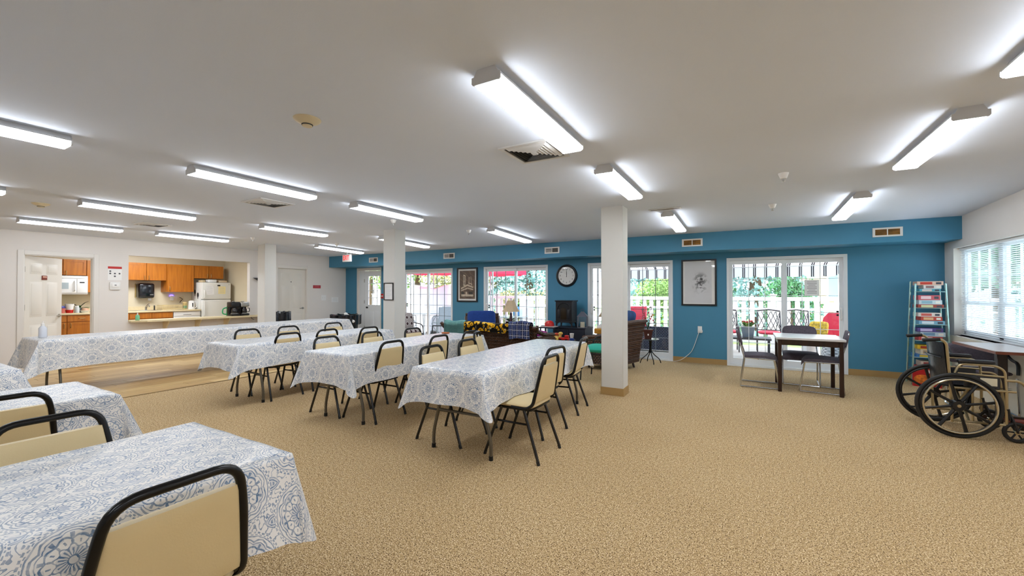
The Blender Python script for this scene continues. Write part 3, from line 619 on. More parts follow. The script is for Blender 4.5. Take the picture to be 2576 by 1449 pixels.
for k, (dx, dy, dz, L) in enumerate(((.2, -1, .6, .24), (0, .6, 1, .3), (.3, 1, .4, .26), (.5, -.2, .5, .2), (.4, .4, .2, .2), (.1, -.6, .9, .22))):
    leaf((0, 0, .1), (dx, dy, dz), L, .045).build('leaf', (LEAFD if k in (0, 1, 5) else LEAF), t)
def pot(name, label, cat, x, y, z, prof, mat, lid=None):
    t = thing(name, label, cat, (x, y, z)); q = MB(); q.lathe(prof, 18); q.build('body', mat, t)
    if lid: q = MB(); q.lathe(lid[0], 18); q.build('lid' if len(lid) < 3 else lid[2], lid[1], t)
    return t
pot('utensil_pot', 'red pot with a fluted white paper sleeve on the kitchen worktop', 'container', -13.05, 3.17, .912, [(.055, 0), (.066, .07), (.06, .07), (0, .06)], RED, ([(.05, .06), (.075, .2), (.07, .2), (.045, .06)], PAPER, 'paper_sleeve'))
pot('food_tub', 'pink tub with a blue lid on the kitchen worktop', 'tub', -13.05, 3.04, .912, [(.06, 0), (.065, .11), (0, .11)], M('tub_pink', '#C4685A', .4), ([(.068, .11), (.068, .13), (.05, .16), (0, .165)], M('lid_blue', '#3C418C', .4)))
pot('glass_jar', 'clear glass jar beside the potted plant in the kitchen', 'jar', -13.02, 3.28, .912, [(.04, 0), (.042, .11), (.03, .14), (0, .14)], M('jar_grey', '#C8CCCB', .1), ([(.032, .14), (.032, .16), (0, .16)], WHITEP))
pot('snack_bowl', 'white bowl with snack bags at the right end of the kitchen worktop', 'bowl', -13.05, 3.42, .912, [(.05, 0), (.09, .05), (.085, .05), (0, .03)], WHITEP, ([(.07, .045), (.05, .1), (0, .11)], M('snack', '#C99E7E', .6), 'snack_bag'))
# serving shelf
t = thing('serving_shelf', 'cream serving shelf with brackets below the kitchen hatch', 'shelf', (XL, 4.85, .762)); q = MB()
q.prism([(-.14, -1.335), (.12, -1.335), (.33, -1.14), (.33, 1.3), (-.0, 1.3), (-.0, 1.035), (-.14, 1.035)], 0, .036, 'xy'); q.build('board', CTOP, t)
for y in (4.10, 4.70, 5.30): q = MB(); q.prism([(0, 0), (.26, 0), (.26, -.03), (.03, -.26), (0, -.26)], -.012, .012, 'xz'); q.build('bracket', CTOP, t, (0, y - 4.85 , 0))
pot('soap_pump', 'clear green soap pump bottle on the left end of the serving shelf', 'soap', -10.85, 3.617, .80, [(.032, 0), (.036, .01), (.034, .09), (.015, .11), (0, .11)], M('soap_green', '#7CC79A', .15), ([(.012, .11), (.012, .14), (.005, .145), (.005, .165), (.0, .166)], WHITEP, 'pump'))
def coffee(x, y, label, top):
    t = thing('coffee_maker', label, 'coffee maker', (x, y, .80), 0); q = MB(); q.rbox(-.12, .11, -.1, .1, 0, .05, .015); q.rbox(-.12, -.03, -.1, .1, .04, .32, .015); q.build('body', BLACKP, t); q = MB(); q.rbox(-.12, .1, -.102, .102, .21, .335, .02); q.build('brew_head', top, t)
    q = MB(); q.lathe([(.06, .052), (.075, .08), (.07, .15), (.05, .185), (.052, .195)], 18, (.03, 0, 0)); q.build('carafe', M('carafe', '#1A1512', .08, coat=.6), t); q = MB(); q.tube(fillet([(.05, .07, .18), (.06, .12, .18), (.06, .12, .09), (.05, .075, .08)], .02), .009, 8); q.build('carafe_handle', BLACKP, t); q = MB(); q.lathe([(.085, 0), (.085, .012), (0, .012)], 18, (.03, 0, .05)); q.build('hot_plate', STEEL, t); q = MB(); q.rbox(-.06, .0, -.03, .03, .335, .355, .006); q.build('lid_tab', STEEL, t)
coffee(-10.87, 5.455, 'all-black coffee maker on the serving shelf', BLACKP); coffee(-10.90, 5.685, 'coffee maker with a steel front on the serving shelf, beside the hatch edge', STEEL)
t = thing('jug', 'green plastic jug behind the black coffee maker on the serving shelf', 'jug', (-11.02, 5.36, .80)); GJ = M('jug_green', '#1FA463', .3); q = MB(); q.lathe([(.06, 0), (.065, .02), (.055, .22), (.058, .23), (0, .225)], 18, (0, .07, 0)); q.build('body', GJ, t); q = MB(); q.tube(fillet([(0, .03, .2), (0, -.075, .18), (0, -.085, .05), (0, .02, .03)], .05), .014, 8); q.build('handle', GJ, t)
t = thing('wall_outlet', 'wall outlet with a black cord under the right end of the serving shelf', 'outlet', (XL, 5.99, .66)); q = MB(); q.rbox(0, .006, -.036, .036, -.058, .058, .002, 1); q.build('plate', WHITEP, t); q = MB(); q.tube([(.012, 0, .02), (.04, -.04, .02), (.05, -.09, .06), (.04, -.09, .1)], .006, 6); q.build('cord', BLACKP, t)
# notices, thermostat, signs on the left wall
t = sheet('wall_notice', 'white notice with a red header between kitchen door and hatch', 'notice', XL, 3.30, 1.75, .21, .275, PAPER, 0, 0)
q = MB(); q.box(.0015, .003, -.105, .105, .09, .135); q.build('header', M('notice_red', '#C8302A', .6), t)
for y, z in ((-.07, .04), (-.07, -.005), (0, -.005), (.07, -.005), (0, -.06)): q = MB(); q.lathe([(.016, 0), (.016, .001), (0, .001)], 10, mat=Matrix.Translation((.0015, y, z)) @ Matrix.Rotation(PI / 2, 4, 'Y')); q.build('pictogram', INK, t)
t = thing('thermostat', 'white boxed thermostat under the red-header notice', 'thermostat', (XL, 3.30, 1.42)); q = MB(); q.rbox(0, .03, -.08, .08, 0, .155, .008); q.build('guard', WHITEP, t); q = MB(); q.rbox(.03, .042, -.055, .055, .05, .13, .006); q.build('dial_face', PAPER, t); q = MB(); q.box(.042, .044, -.015, .015, .085, .1); q.build('display', INK, t)
t = sheet('wall_sign', 'small red sign on the wall right of the closed white door', 'sign', XL, 7.775, 1.533, .25, .09, M('sign_red', '#B5323E', .5), 0, 2, M('sign_pink', '#F0C8CC', .6))
t = thing('light_switch', 'white double light switch beside the closed white door', 'switch', (XL, 8.0, 1.21)); q = MB(); q.rbox(0, .006, -.08, .08, -.08, .08, .002, 1); q.build('plate', M('switch_plate', '#EFEDEA', .4), t)
for y in (-.035, .035): q = MB(); q.box(.006, .014, y - .008, y + .008, -.02, .02); q.build('toggle', WHITEP, t)
sheet('wall_notice', 'pale paper notice on the wall near the blue corner', 'notice', XL, 8.39, 1.145, .24, .15, PAPER, 0, 4, M('faint_ink', '#B9BCC0', .7))
t = thing('wall_speaker', 'black wedge speaker on the wall beside the small column', 'speaker', (XL, 6.09, 1.66)); q = MB(); q.prism([(-.13, .08), (.12, .08), (.12, -.06)], 0, .12, 'yz'); q.build('cabinet', BLACKP, t)
q = MB(); q.cyl((.121, .05, .03), (.124, .05, .03), .03); q.build('grille', VDARK, t)
# bins
def bag_bin(x, y, r, h, label, tissue=False):
    t = thing('trash_can', label, 'trash can', (x, y, 0)); BG_ = M('bin_bag', '#0C0D16', .18, bump=.6, bscale=22, coat=.3)
    q = MB(); q.lathe([(r * .8, 0), (r * .97, h - .04), (r * .93, h - .04), (0, .05)], 24); q.build('can', BLACKP, t)
    def fn(u, v):
        a = 2 * PI * u; w = .012 * math.sin(9 * a) + .008 * math.sin(17 * a + 1)
        rr = [r * .9, r * 1.02, r * 1.08, r * 1.06][min(3, int(v * 3.001))]; z = [h - .1, h + .0, h - .01, h - .28][min(3, int(v * 3.001))]
        return ((rr + w * (.5 + v)) * math.cos(a), (rr + w * (.5 + v)) * math.sin(a), z + w * .8)
    q = MB(); q.surf(fn, 40, 4, closeu=True); q.build('liner_bag', BG_, t)
    if tissue:
        q = MB()
        for k in range(5): q.ball((r * (.55 + .1 * k), -r * .4 + .03 * k, h + .02 - .05 * k), (.06, .05, .05), 8, 6)
        q.build('crumpled_paper', PAPER, t)
bag_bin(-10.42, 6.37, .19, .875, 'round black bagged trash can just right of the small column'); bag_bin(-9.95, 7.95, .38, .74, 'wide black bagged trash can in the corner by the exit door', True)
t = thing('fire_alarm_pull', 'red fire alarm pull beside the exit door', 'alarm', (-9.33, YW, 1.26)); q = MB(); q.rbox(-.05, .05, -.05, 0, -.07, .07, .008); q.build('body', RED, t); q = MB(); q.box(-.03, .03, -.058, -.05, -.015, .015); q.build('handle', WHITEP, t)
t = thing('framed_notice', 'black framed notice on the middle column', 'frame', (-5.722, 5.52, 1.385)); q = MB()
for s_ in ((-.118, .118, .145, .16), (-.118, .118, -.16, -.145), (-.118, -.104, -.145, .145), (.104, .118, -.145, .145)): q.box(s_[0], s_[1], -.018, 0, s_[2], s_[3])
q.build('frame', BLACKP, t); q = MB(); q.box(-.104, .104, -.006, -.001, -.145, .145); q.build('sheet', PAPER, t); q = MB()
for k in range(9): q.box(-.07, .07 - .02 * (k % 3), -.0068, -.006, .1 - k * .025 - .002, .1 - k * .025 + .002)
q.build('writing', M('faint_ink', '#B9BCC0', .7), t)
# ------------------------------------------------------------------ folding tables and printed cloths
def cloth_mat():
    m, nt, b = new_mat('printed_vinyl_cloth'); E.nt = nt
    tc = nt.nodes.new('ShaderNodeTexCoord'); sp = nt.nodes.new('ShaderNodeSeparateXYZ'); nt.links.new(tc.outputs['UV'], sp.inputs[0]); u, v = E(sp.outputs[0]), E(sp.outputs[1])
    wob = enoise(nt, tc, 26, 'UV', 2) - .5; wob2 = enoise(nt, tc, 60, 'UV', 2) - .5
    p = .228; q = .205
    u = u + wob * .012; v = v + wob2 * .008
    row = efloor(v / q); off = efract(row * .5) * p
    cu = (efract((u + off) / p) - .5) ; cv = (efract(v / q) - .5) * (q / p)
    r = E.op('SQRT', cu * cu + cv * cv); th = E.op('ARCTAN2', cv, cu)
    c10 = ecos(th * 10); c5 = ecos(th * 5); c20 = ecos(th * 20); c40 = ecos(th * 44)
    L = emax(band(r - .455, .012) * (c40 > -.3), band(r - .405, .0085), band(r - .428, .007) * (c40 < .1),
             band(r - (.335 + .035 * eabs(c5)), .011), band(r - (.30 + .03 * eabs(c5)), .006),
             band(r - (.235 + .035 * eabs(ecos(th * 5 + 1.57))), .011), band(r - (.16 + .02 * c10), .0095), (c20 > .1) * (r < .135) * (r > .045), band(r - .045, .008),
             (c20 > .62) * (r > .185) * (r < .225), (c10 > .82) * (r > .25) * (r < .31))
    # leaf and paisley field between the medallions
    du = (efract((u + off) / p + .5) - .5); dv = (efract(v / q + .5) - .5) * (q / p)
    lens = eabs(du) * 1.9 + dv * dv * 7.0; leafl = emax(band(lens - .17, .018), band(lens - .105, .014), (lens < .06) * (ecos(dv * 120) > .0))
    n1 = enoise(nt, tc, 21, 'UV', 2); squig = band(efract(n1 * 7.0) - .5, .11)
    out = r > .47
    fieldl = out * emax(leafl * (lens < .2), squig * (lens > .2))
    L = emax(L * (1.0 - out), fieldl)
    soft = emax((r < .33) * (r > .24) * (c5 > -.2), (r < .15), out * (lens < .15)) * .20
    ink = emin(L * (.66 + wob2 * 1.2) + soft, 1.0)
    hue = enoise(nt, tc, 3.2, 'UV', 1)
    inkc = emix(nt, hue, lin('#566E8C'), lin('#5480AE'))
    col = emix(nt, ink, lin('#F3F0EC'), inkc)
    nt.links.new(col, b.inputs['Base Color']); b.inputs['Roughness'].default_value = .33; b.inputs['Specular IOR Level'].default_value = .6
    wv = enoise(nt, tc, 9, 'UV', 3); bp = nt.nodes.new('ShaderNodeBump'); bp.inputs['Strength'].default_value = .35; bp.inputs['Distance'].default_value = .012
    nt.links.new(wv.k, bp.inputs['Height']); nt.links.new(bp.outputs[0], b.inputs['Normal']); return m
CLOTH = cloth_mat()
def cloth(label, x0, x1, y0, y1, d, z=.748, corners=(0, 0, 0, 0), seed=0, flare=.05, step=.028, phi0=66, ends=(1, 1), ext=.12):
    """cloth laid over a table top; skirts hang, the square corners fall into one fold each"""
    w, l = x1 - x0, y1 - y0; e0 = d if ends[0] else 0; e1 = d if ends[1] else 0
    us = np.linspace(-d, w + d, max(8, int((w + 2 * d) / step))); vs = np.linspace(-e0, l + e1, max(8, int((l + e0 + e1) / step)))
    def snap(a, vals):
        for t in vals: a[np.argmin(abs(a - t))] = t
        return a
    us = snap(us, (0, w)); vs = snap(vs, (0, l)); R = random.Random(seed); ph = [R.random() * 6 for _ in range(8)]
    def pos(u, v):
        a = -u if u < 0 else (u - w if u > w else 0); c = -v if v < 0 else (v - l if v > l else 0)
        cu, cv = min(max(u, 0), w), min(max(v, 0), l); su = -1 if u < 0 else 1; sv = -1 if v < 0 else 1
        if a == 0 and c == 0:
            e = min(u, w - u, v if ends[0] else 9, l - v if ends[1] else 9)
            return (x0 + u, y0 + v, z - .009 * max(0, 1 - e / .045) ** 2 + .0015 * math.sin(u * 21 + ph[0]) * math.sin(v * 13 + ph[1]))
        if a > 0 and c > 0:
            r = math.hypot(a, c); th = math.atan2(c, a); k = (0 if su < 0 else 1) + (0 if sv < 0 else 2); tw = corners[k]
            s_ = math.sin(2 * th); phi = math.radians(90 - flare / d * 40 * (1 - s_) - (90 - phi0) * s_ ** .8)
            az = th + tw * s_ * math.sin(PI * min(1, r / (d * 1.2)) / 2)
            # rounded hem at the corner point
            rr = r * max(math.cos(th), math.sin(th)) * ((1 + ext) * (1 - s_ * s_) + max(1.36, 1.08 + ext) * s_ * s_)
            h = rr * math.cos(phi); return (x0 + cu + su * h * math.cos(az), y0 + cv + sv * h * math.sin(az), z - .009 - rr * math.sin(phi))
        t = a or c; q_ = u if c else v; n_ = (l if not c else w); t = t * (1 + ext * math.exp(-max(0, min(q_ if (ends[0] or c) else 9, n_ - q_ if (ends[1] or c) else 9)) / .11))
        wv = (.016 * math.sin(q_ * 9 + ph[2] + su * 2 + sv) + .008 * math.sin(q_ * 19 + ph[3])) * (t / d) ** 1.3 * min(1, max(0, min(q_, n_ - q_)) / .12)
        o = flare * (t / d) * .75 + wv + .006 * (1 - math.exp(-t / .02)); dz = math.sqrt(max(0, t * t - (flare * .75 * t / d) ** 2))
        if a: return (x0 + cu + su * o, y0 + v, z - .009 - dz)
        return (x0 + u, y0 + cv + sv * o, z - .009 - dz)
    V = [pos(u, v) for v in vs for u in us]; nu, nv = len(us), len(vs); F = [(j * nu + i, j * nu + i + 1, (j + 1) * nu + i + 1, (j + 1) * nu + i) for j in range(nv - 1) for i in range(nu - 1)]
    me = bpy.data.meshes.new('tablecloth'); me.from_pydata(V, [], F); me.polygons.foreach_set('use_smooth', [True] * len(F))
    ul = me.uv_layers.new(name='UVMap'); so = seed * .37
    for lp in me.loops: i = lp.vertex_index; ul.data[lp.index].uv = (us[i % nu] + so, vs[i // nu] + so * .7)
    me.materials.append(CLOTH); o = bpy.data.objects.new('tablecloth', me); COL.objects.link(o)
    return tag(o, label, 'tablecloth', 'printed tablecloths')
GREYM = M('table_leg_grey', '#6F6A60', .35, .7); TTOP = M('table_top_grey', '#A7A39A', .5, nscale=30, namt=.05); RUB = M('rubber_black', '#0A0A0A', .6)
def folding_table(label, x0, x1, y0, y1, inset=.2):
    t = thing('folding_table', label, 'table', ((x0 + x1) / 2, (y0 + y1) / 2, 0), 0, 'long folding tables'); a, l = (x1 - x0) / 2, (y1 - y0) / 2
    q = MB(); q.rbox(-a, a, -l, l, .70, .735, .012, 2); q.build('table_top', TTOP, t)
    for s_ in (-1, 1):
        y = s_ * (l - inset); lg = []
        for e_ in (-1, 1):
            q = MB(); q.tube(fillet([(e_ * .15, y, .71), (e_ * .275, y, .24), (e_ * .30, y, .14), (e_ * .30, y, .02)], .06), .0145, 10); o = q.build('leg', GREYM, t)
            q = MB(); q.cyl((e_ * .30, y, 0), (e_ * .30, y, .035), .018); q.build('foot_cap', RUB, o)
        q = MB(); q.tube([(-.245, y, .345), (.245, y, .345)], .012, 8); q.build('crossbar', GREYM, t)
        q = MB(); q.box(-.25, .25, y - .02, y + .02, .685, .70); q.build('hinge_bar', GREYM, t)
        q = MB(); q.cyl((0, y, .345), (0, y - s_ * .33, .69), .008, n=8); q.build('brace', GREYM, t)
    return t
TB = [('beside the right column', -2.475, -1.765, 2.66, 5.05, .265, (.25, -.35, .3, .55), .2),
      ('second from the right column', -4.13, -3.40, 2.785, 5.15, .30, (.1, -.3, 0, .2), .2),
      ('third from the right column', -5.90, -5.19, 2.66, 5.09, .285, (-.5, .45, 0, -.3), .31)]
for k, (n, x0, x1, y0, y1, dr, co, ins) in enumerate(TB):
    folding_table('long folding table ' + n, x0 + .012, x1 - .012, y0 + .01, y1 - .01, ins)
    cloth('blue and white printed cloth on the long table ' + n, x0, x1, y0, y1, dr, corners=co, seed=k + 1, phi0=70)
folding_table('long folding table on the wood floor along the kitchen wall, near half', -8.745, -8.035, 1.69, 4.11); folding_table('long folding table on the wood floor along the kitchen wall, far half', -8.745, -8.035, 4.13, 6.5)
cloth('blue and white printed cloth on the kitchen-side table, near half', -8.76, -8.02, 1.67, 4.15, .385, seed=4, corners=(-.2, .2, 0, 0), ends=(1, 0)); cloth('blue and white printed cloth on the kitchen-side table, far half', -8.763, -8.017, 4.09, 6.52, .37, z=.752, seed=5, ends=(0, 1))
folding_table('long folding table at the bottom left, right in front of the camera', -2.33, -1.575, -1.42, .985); cloth('large blue and white printed cloth filling the bottom left corner', -2.345, -1.56, -1.44, 1.0, .27, seed=6, corners=(0, 0, .2, .1), step=.016, flare=.06, phi0=76, ext=.26)
folding_table('second long folding table from the bottom left corner', -4.10, -3.385, -1.4, 1.03); cloth('blue and white printed cloth on the second table from the bottom left', -4.115, -3.37, -1.42, 1.045, .29, seed=7, flare=.1, corners=(0, 0, .3, -.2))
folding_table('long folding table mostly outside the left edge of the picture', -5.9, -5.19, -1.45, .96); cloth('blue and white printed cloth at the left edge of the picture', -5.915, -5.175, -1.47, .98, .29, seed=8, flare=.1)

# ------------------------------------------------------------------ stacking banquet chairs
VINB = M('beige_vinyl', '#E2CC9C', .42, nscale=2.5, namt=.05, bump=.08, bscale=160); LEGB = M('black_leg', '#07080E', .2, spec=.55, coat=.25)
def make_chair():
    t = thing('banquet_chair', '', 'chair', (0, 0, 0), 0, 'beige banquet chairs')
    half = [(.0, .202, .428), (-.135, .203, .424), (-.196, .203, .462), (-.245, .178, .70), (-.268, .150, .838)]
    path = half + [(x, -y, z) for x, y, z in reversed(half)]
    q = MB(); q.tube(fillet(path, [.0, .03, .05, .2, .075, .075, .2, .05, .03, .0], 6), .0142, 10); q.build('back_frame', BLACKM, t)
    # padded trapezoid back
    def fn(u, v):
        a = 2 * PI * u; z = .475 + .295 * v; wd = .197 - .040 * v; cx = -.196 - .058 * v + .004
        def sg(k, e): return math.copysign(abs(k) ** e, k)
        ed = 1 - max(0, abs(v - .5) - .44) / .06 * .28
        return (cx + .020 * ed * sg(math.sin(a), .55), wd * sg(math.cos(a), .16), z)
    q = MB(); q.surf(fn, 36, 15, closeu=True); n = 36; k = len(q.v); q.f.append(tuple(range(n - 1, -1, -1))); q.s.append(True); q.f.append(tuple(range(k - n, k))); q.s.append(True); q.build('backrest', VINB, t)
    q = MB(); q.cushion(-.198, .215, -.208, .208, .418, .472, 6, 40, 11); q.build('seat', VINB, t)
    q = MB(); q.tube(fillet([(-.17, -.18, .414), (.19, -.18, .414), (.19, .18, .414), (-.17, .18, .414)], .03, closed=True), .011, 8, closed=True); q.build('seat_frame', BLACKM, t)
    for sx in (-1, 1):
        for sy in (-1, 1):
            top = (-.105 if sx < 0 else .10, sy * .187, .42); foot = (sx * .25, sy * .213, .018)
            q = MB(); q.cyl(top, foot, .0125, n=10); o = q.build('leg', LEGB, t); q = MB(); q.cyl((foot[0] - sx * .006, foot[1], .03), (foot[0] + sx * .004, foot[1], 0), .0135, n=10); q.build('foot_cap', RUB, o)
    for sy in (-1, 1): q = MB(); q.cyl((-.155, sy * .195, .30), (.155, sy * .195, .30), .009, n=8); q.build('stretcher', BLACKM, t)
    return t
CH = make_chair()
A_, B_, C_ = 'on the right-column side of the nearest covered table', 'at the left side of the table nearest the right column', ''
TR = 'right-column table'; TM = 'middle table'; TL = 'third table'
chairs = [(-1.69, 3.18, PI, 'beige banquet chair pulled out, near right end of the %s' % TR), (-1.86, 3.735, PI - .155, 'beige banquet chair, second on the right side of the %s' % TR), (-1.905, 4.57, PI + .095, 'beige banquet chair, farthest on the right side of the %s, standing edge-on' % TR),
 (-2.44, 3.165, 0, 'beige banquet chair tucked in on the left side of the %s, nearest' % TR), (-2.455, 3.79, 0, 'beige banquet chair tucked in on the left side of the %s, second' % TR), (-2.90, 4.70, .36, 'beige banquet chair turned edge-on in the aisle by the far end of the %s' % TM),
 (-3.60, 3.27, PI, 'beige banquet chair at the near right end of the %s, seen from behind' % TM), (-3.54, 3.99, PI, 'beige banquet chair, second on the right side of the %s' % TM), (-3.55, 4.66, PI, 'beige banquet chair, third on the right side of the %s' % TM),
 (-4.10, 3.22, 0, 'beige banquet chair on the left side of the %s, nearest' % TM), (-4.09, 3.90, 0, 'beige banquet chair on the left side of the %s, second' % TM), (-4.02, 4.60, 0, 'beige banquet chair on the left side of the %s, farthest, beside the middle column' % TM),
 (-5.445, 3.265, PI, 'beige banquet chair at the near right end of the %s, seen from behind' % TL), (-5.47, 3.86, PI, 'beige banquet chair, second on the right side of the %s' % TL), (-5.25, 4.42, PI, 'beige banquet chair pulled out at the far right of the %s' % TL),
 (-5.95, 3.30, 0, 'beige banquet chair on the left side of the %s, nearest' % TL), (-5.95, 3.91, 0, 'beige banquet chair on the left side of the %s, second' % TL), (-5.98, 4.74, 0, 'beige banquet chair on the left side of the %s, farthest' % TL),
 (-1.65, .56, PI, 'large beige banquet chair in the bottom left foreground, seen from behind'), (-2.30, .57, 0, 'beige banquet chair across the foreground table, its back towards the left'), (-3.53, .56, PI, 'beige banquet chair cut by the left edge, at the second table from the corner')]
for i, (x, y, r, lb) in enumerate(chairs):
    if i == 0: CH.location = (x, y, 0); CH.rotation_euler = (0, 0, r); CH['label'] = lb
    else: dup(CH, (x, y, 0), r, lb)
# ------------------------------------------------------------------ things on the blue wall
def frame_obj(name, label, x0, x1, z0, z1, bw=.035, dep=.03):
    t = thing(name, label, 'picture', ((x0 + x1) / 2, YW, (z0 + z1) / 2)); a, h = (x1 - x0) / 2, (z1 - z0) / 2; q = MB()
    for s_ in ((-a, a, h - bw, h), (-a, a, -h, -h + bw), (-a, -a + bw, -h + bw, h - bw), (a - bw, a, -h + bw, h - bw)): q.box(s_[0], s_[1], -dep, 0, s_[2], s_[3])
    q.build('frame', BLACKP, t); q = MB(); q.box(-a + bw, a - bw, -.010, -.002, -h + bw, h - bw); q.build('mat_board', M('mat_board', '#F2F0EC', .7), t)
    g = MB(); g.box(-a + bw, a - bw, -.022, -.020, -h + bw, h - bw); g.build('glazing', glass_mat('picture_glass', gloss=.05), t); return t, a - bw, h - bw
def sepia_mat():
    m, nt, b = new_mat('sepia_drawing'); tc, x, y, z = coords(nt); n = enoise(nt, tc, 7, detail=6); w = enoise(nt, tc, 2.2, detail=2)
    k = E.op('MULTIPLY_ADD', n, .9, -.1); strokes = eabs(efract((x * 1.7 + z * 2.3 + w * .9) * 3.0) - .5) * 2
    f = emin(k * .7 + (strokes > .86) * .35, 1.0); nt.links.new(emix(nt, f, lin('#3A2418'), lin('#9A7A60')), b.inputs['Base Color']); b.inputs['Roughness'].default_value = .8; return m
t, a, h = frame_obj('framed_drawing', 'framed sepia street drawing on the blue wall between two patio doors', -6.617, -5.972, 1.122, 2.008); q = MB(); q.box(-a + .045, a - .045, -.0125, -.010, -h + .045, h - .045); q.build('drawing', sepia_mat(), t)
PALE = M('sepia_pale', '#CDBBA4', .8, nscale=14, namt=.25); SDARK = M('sepia_dark', '#1E120B', .8)
def flat(t, pts, mat, name='drawn_shape', y=-.0135):
    q = MB(); q.prism(pts, y, y + .0008, 'xz'); q.build(name, mat, t)
flat(t, [(-.13, -.02), (-.06, -.04), (-.05, .24), (-.12, .27)], PALE)            # tall upright sign
for k in range(6): flat(t, [(-.115, .02 + k * .037), (-.07, .015 + k * .037), (-.07, .032 + k * .037), (-.115, .037 + k * .037)], SDARK, y=-.0145)
flat(t, [(-.2, -.12), (.0, -.03), (.19, -.09), (.19, -.05), (.0, .015), (-.2, -.08)], PALE)
flat(t, [(-.2, -.17), (.02, -.1), (.19, -.14), (.19, -.11), (.02, -.07), (-.2, -.14)], PALE)
flat(t, [(.03, .04), (.16, .0), (.16, .02), (.03, .06)], PALE); flat(t, [(.05, -.02), (.065, -.02), (.065, .2), (.05, .2)], PALE); flat(t, [(.13, -.05), (.142, -.05), (.12, .22), (.11, .22)], PALE)
flat(t, [(-.19, -.3), (.19, -.3), (.19, -.25), (-.19, -.24)], PALE); flat(t, [(-.18, -.25), (-.1, -.25), (-.1, -.18), (-.18, -.19)], SDARK); flat(t, [(-.05, -.25), (.0, -.25), (.0, -.18), (-.05, -.18)], PALE); flat(t, [(.05, -.25), (.17, -.25), (.17, -.17), (.05, -.18)], SDARK)
def pencil_mat():
    m, nt, b = new_mat('pencil_drawing'); tc, x, y, z = coords(nt); n = enoise(nt, tc, 16, detail=8); n2 = enoise(nt, tc, 5, detail=4); xs = x - .03; zs2 = z + .02
    d = E.op('SQRT', xs * xs * 1.7 + zs2 * zs2); face = E.op('SMOOTHSTEP', d, 0, 1) if False else (emax(.22 - d, 0.0) * 5.5)
    hair = emax(.13 - E.op('SQRT', xs * xs + (zs2 - .11) * (zs2 - .11)), 0.0) * 7.0
    marks = (n > .52) * face * .75 + hair * (n > .46) * .7 + emax(n2 - .52, 0.0) * emax(.34 - d, 0.0) * 4.0
    shade = emax(x + .05, 0.0) * emax(-.05 - z, 0.0) * 1.6 * n2
    f = emin(marks + shade, 1.0); nt.links.new(emix(nt, f, lin('#DCDBDC'), lin('#4A4A4E')), b.inputs['Base Color']); b.inputs['Roughness'].default_value = .8; return m
t, a, h = frame_obj('framed_drawing', 'framed grey pencil drawing of a head on the blue wall', -1.118, -.495, 1.112, 2.006, .03); q = MB(); q.box(-a + .03, a - .055, -.0125, -.010, -h + .02, h - .015); q.build('drawing', pencil_mat(), t)
GR1 = M('pencil_grey', '#77777B', .8, nscale=40, namt=.4)
for pts in ([(-.045, .02), (.0, .03), (-.005, .015), (-.04, .008)], [(.06, .03), (.1, .02), (.095, .008), (.062, .015)], [(.02, -.02), (.05, -.05), (.03, -.058), (.01, -.05)], [(-.0, -.1), (.03, -.092), (.07, -.098), (.035, -.112)]): flat(t, pts, GR1)
# clock
t = thing('wall_clock', 'round black wall clock showing twelve, on the blue wall', 'clock', (-3.543, YW, 1.745)); q = MB(); RM = Matrix.Rotation(PI / 2, 4, 'X')
q.lathe([(.20, .012), (.205, .03), (.222, .04), (.245, .035), (.256, .015), (.256, 0), (0, 0)], 48, mat=RM); q.build('rim', BLACKP, t); q = MB(); q.lathe([(.205, .012), (0, .0125)], 48, mat=RM); q.build('dial', M('dial_white', '#EDEAE4', .6), t)
for k in range(1, 13):
    an = PI / 2 - k * PI / 6; moved(text_mb(str(k), .05, .0008), RX, (.155 * math.cos(an), -.0145, .155 * math.sin(an))).build('numeral', BLACKP, t)
for k in range(12): q = MB(); an = k * PI / 6; q.box(-.002, .002, -.0145, -.0135, .188, .2, mat=Matrix.Rotation(an, 4, 'Y')); q.build('tick', BLACKP, t)
for L, w, an, n in ((.09, .006, .03, 'hour_hand'), (.15, .004, -.02, 'minute_hand')): q = MB(); q.prism([(-w, -.03), (w, -.03), (w * .5, L), (-w * .5, L)], -.02, -.017, 'xz', mat=Matrix.Rotation(an, 4, 'Y')); q.build(n, BLACKP, t)
q = MB(); q.lathe([(.21, .034), (.1, .042), (0, .044)], 40, mat=RM); q.build('glass_dome', glass_mat('picture_glass', gloss=.05), t)
# outlet and cord
t = thing('wall_outlet', 'white outlet with plug and white cord on the blue wall', 'outlet', (-.79, YW, .65)); q = MB(); q.rbox(-.038, .038, -.008, 0, -.065, .065, .003, 1); q.build('plate', WHITEP, t); q = MB(); q.rbox(-.018, .05, -.05, -.008, -.055, -.01, .006); q.build('plug', WHITEP, t)
pp = [(-.01, -.04, -.04), (-.03, -.05, -.1), (-.1, -.03, -.32), (-.15, -.03, -.44), (-.22, -.04, -.51), (-.32, -.05, -.6), (-.43, -.04, -.643), (-.6, -.06, -.645), (-.75, -.03, -.645)]
q = MB(); q.tube(fillet(pp, .06, 4), .0055, 8); q.build('cord', WHITEP, t)

t = thing('glass_notice', 'white printed notice taped to the rightmost patio door', 'notice', (.99, YW + .072, 1.45)); q = MB(); q.box(-.105, .105, 0, .0015, -.14, .14); q.build('sheet', PAPER, t); q = MB()
for k in range(8): q.box(-.07 + .02 * (k % 3 == 2), .07 - .02 * (k % 3 == 2), -.0008, 0, .1 - k * .028 - .003, .1 - k * .028 + .003)
q.build('writing', INK, t)
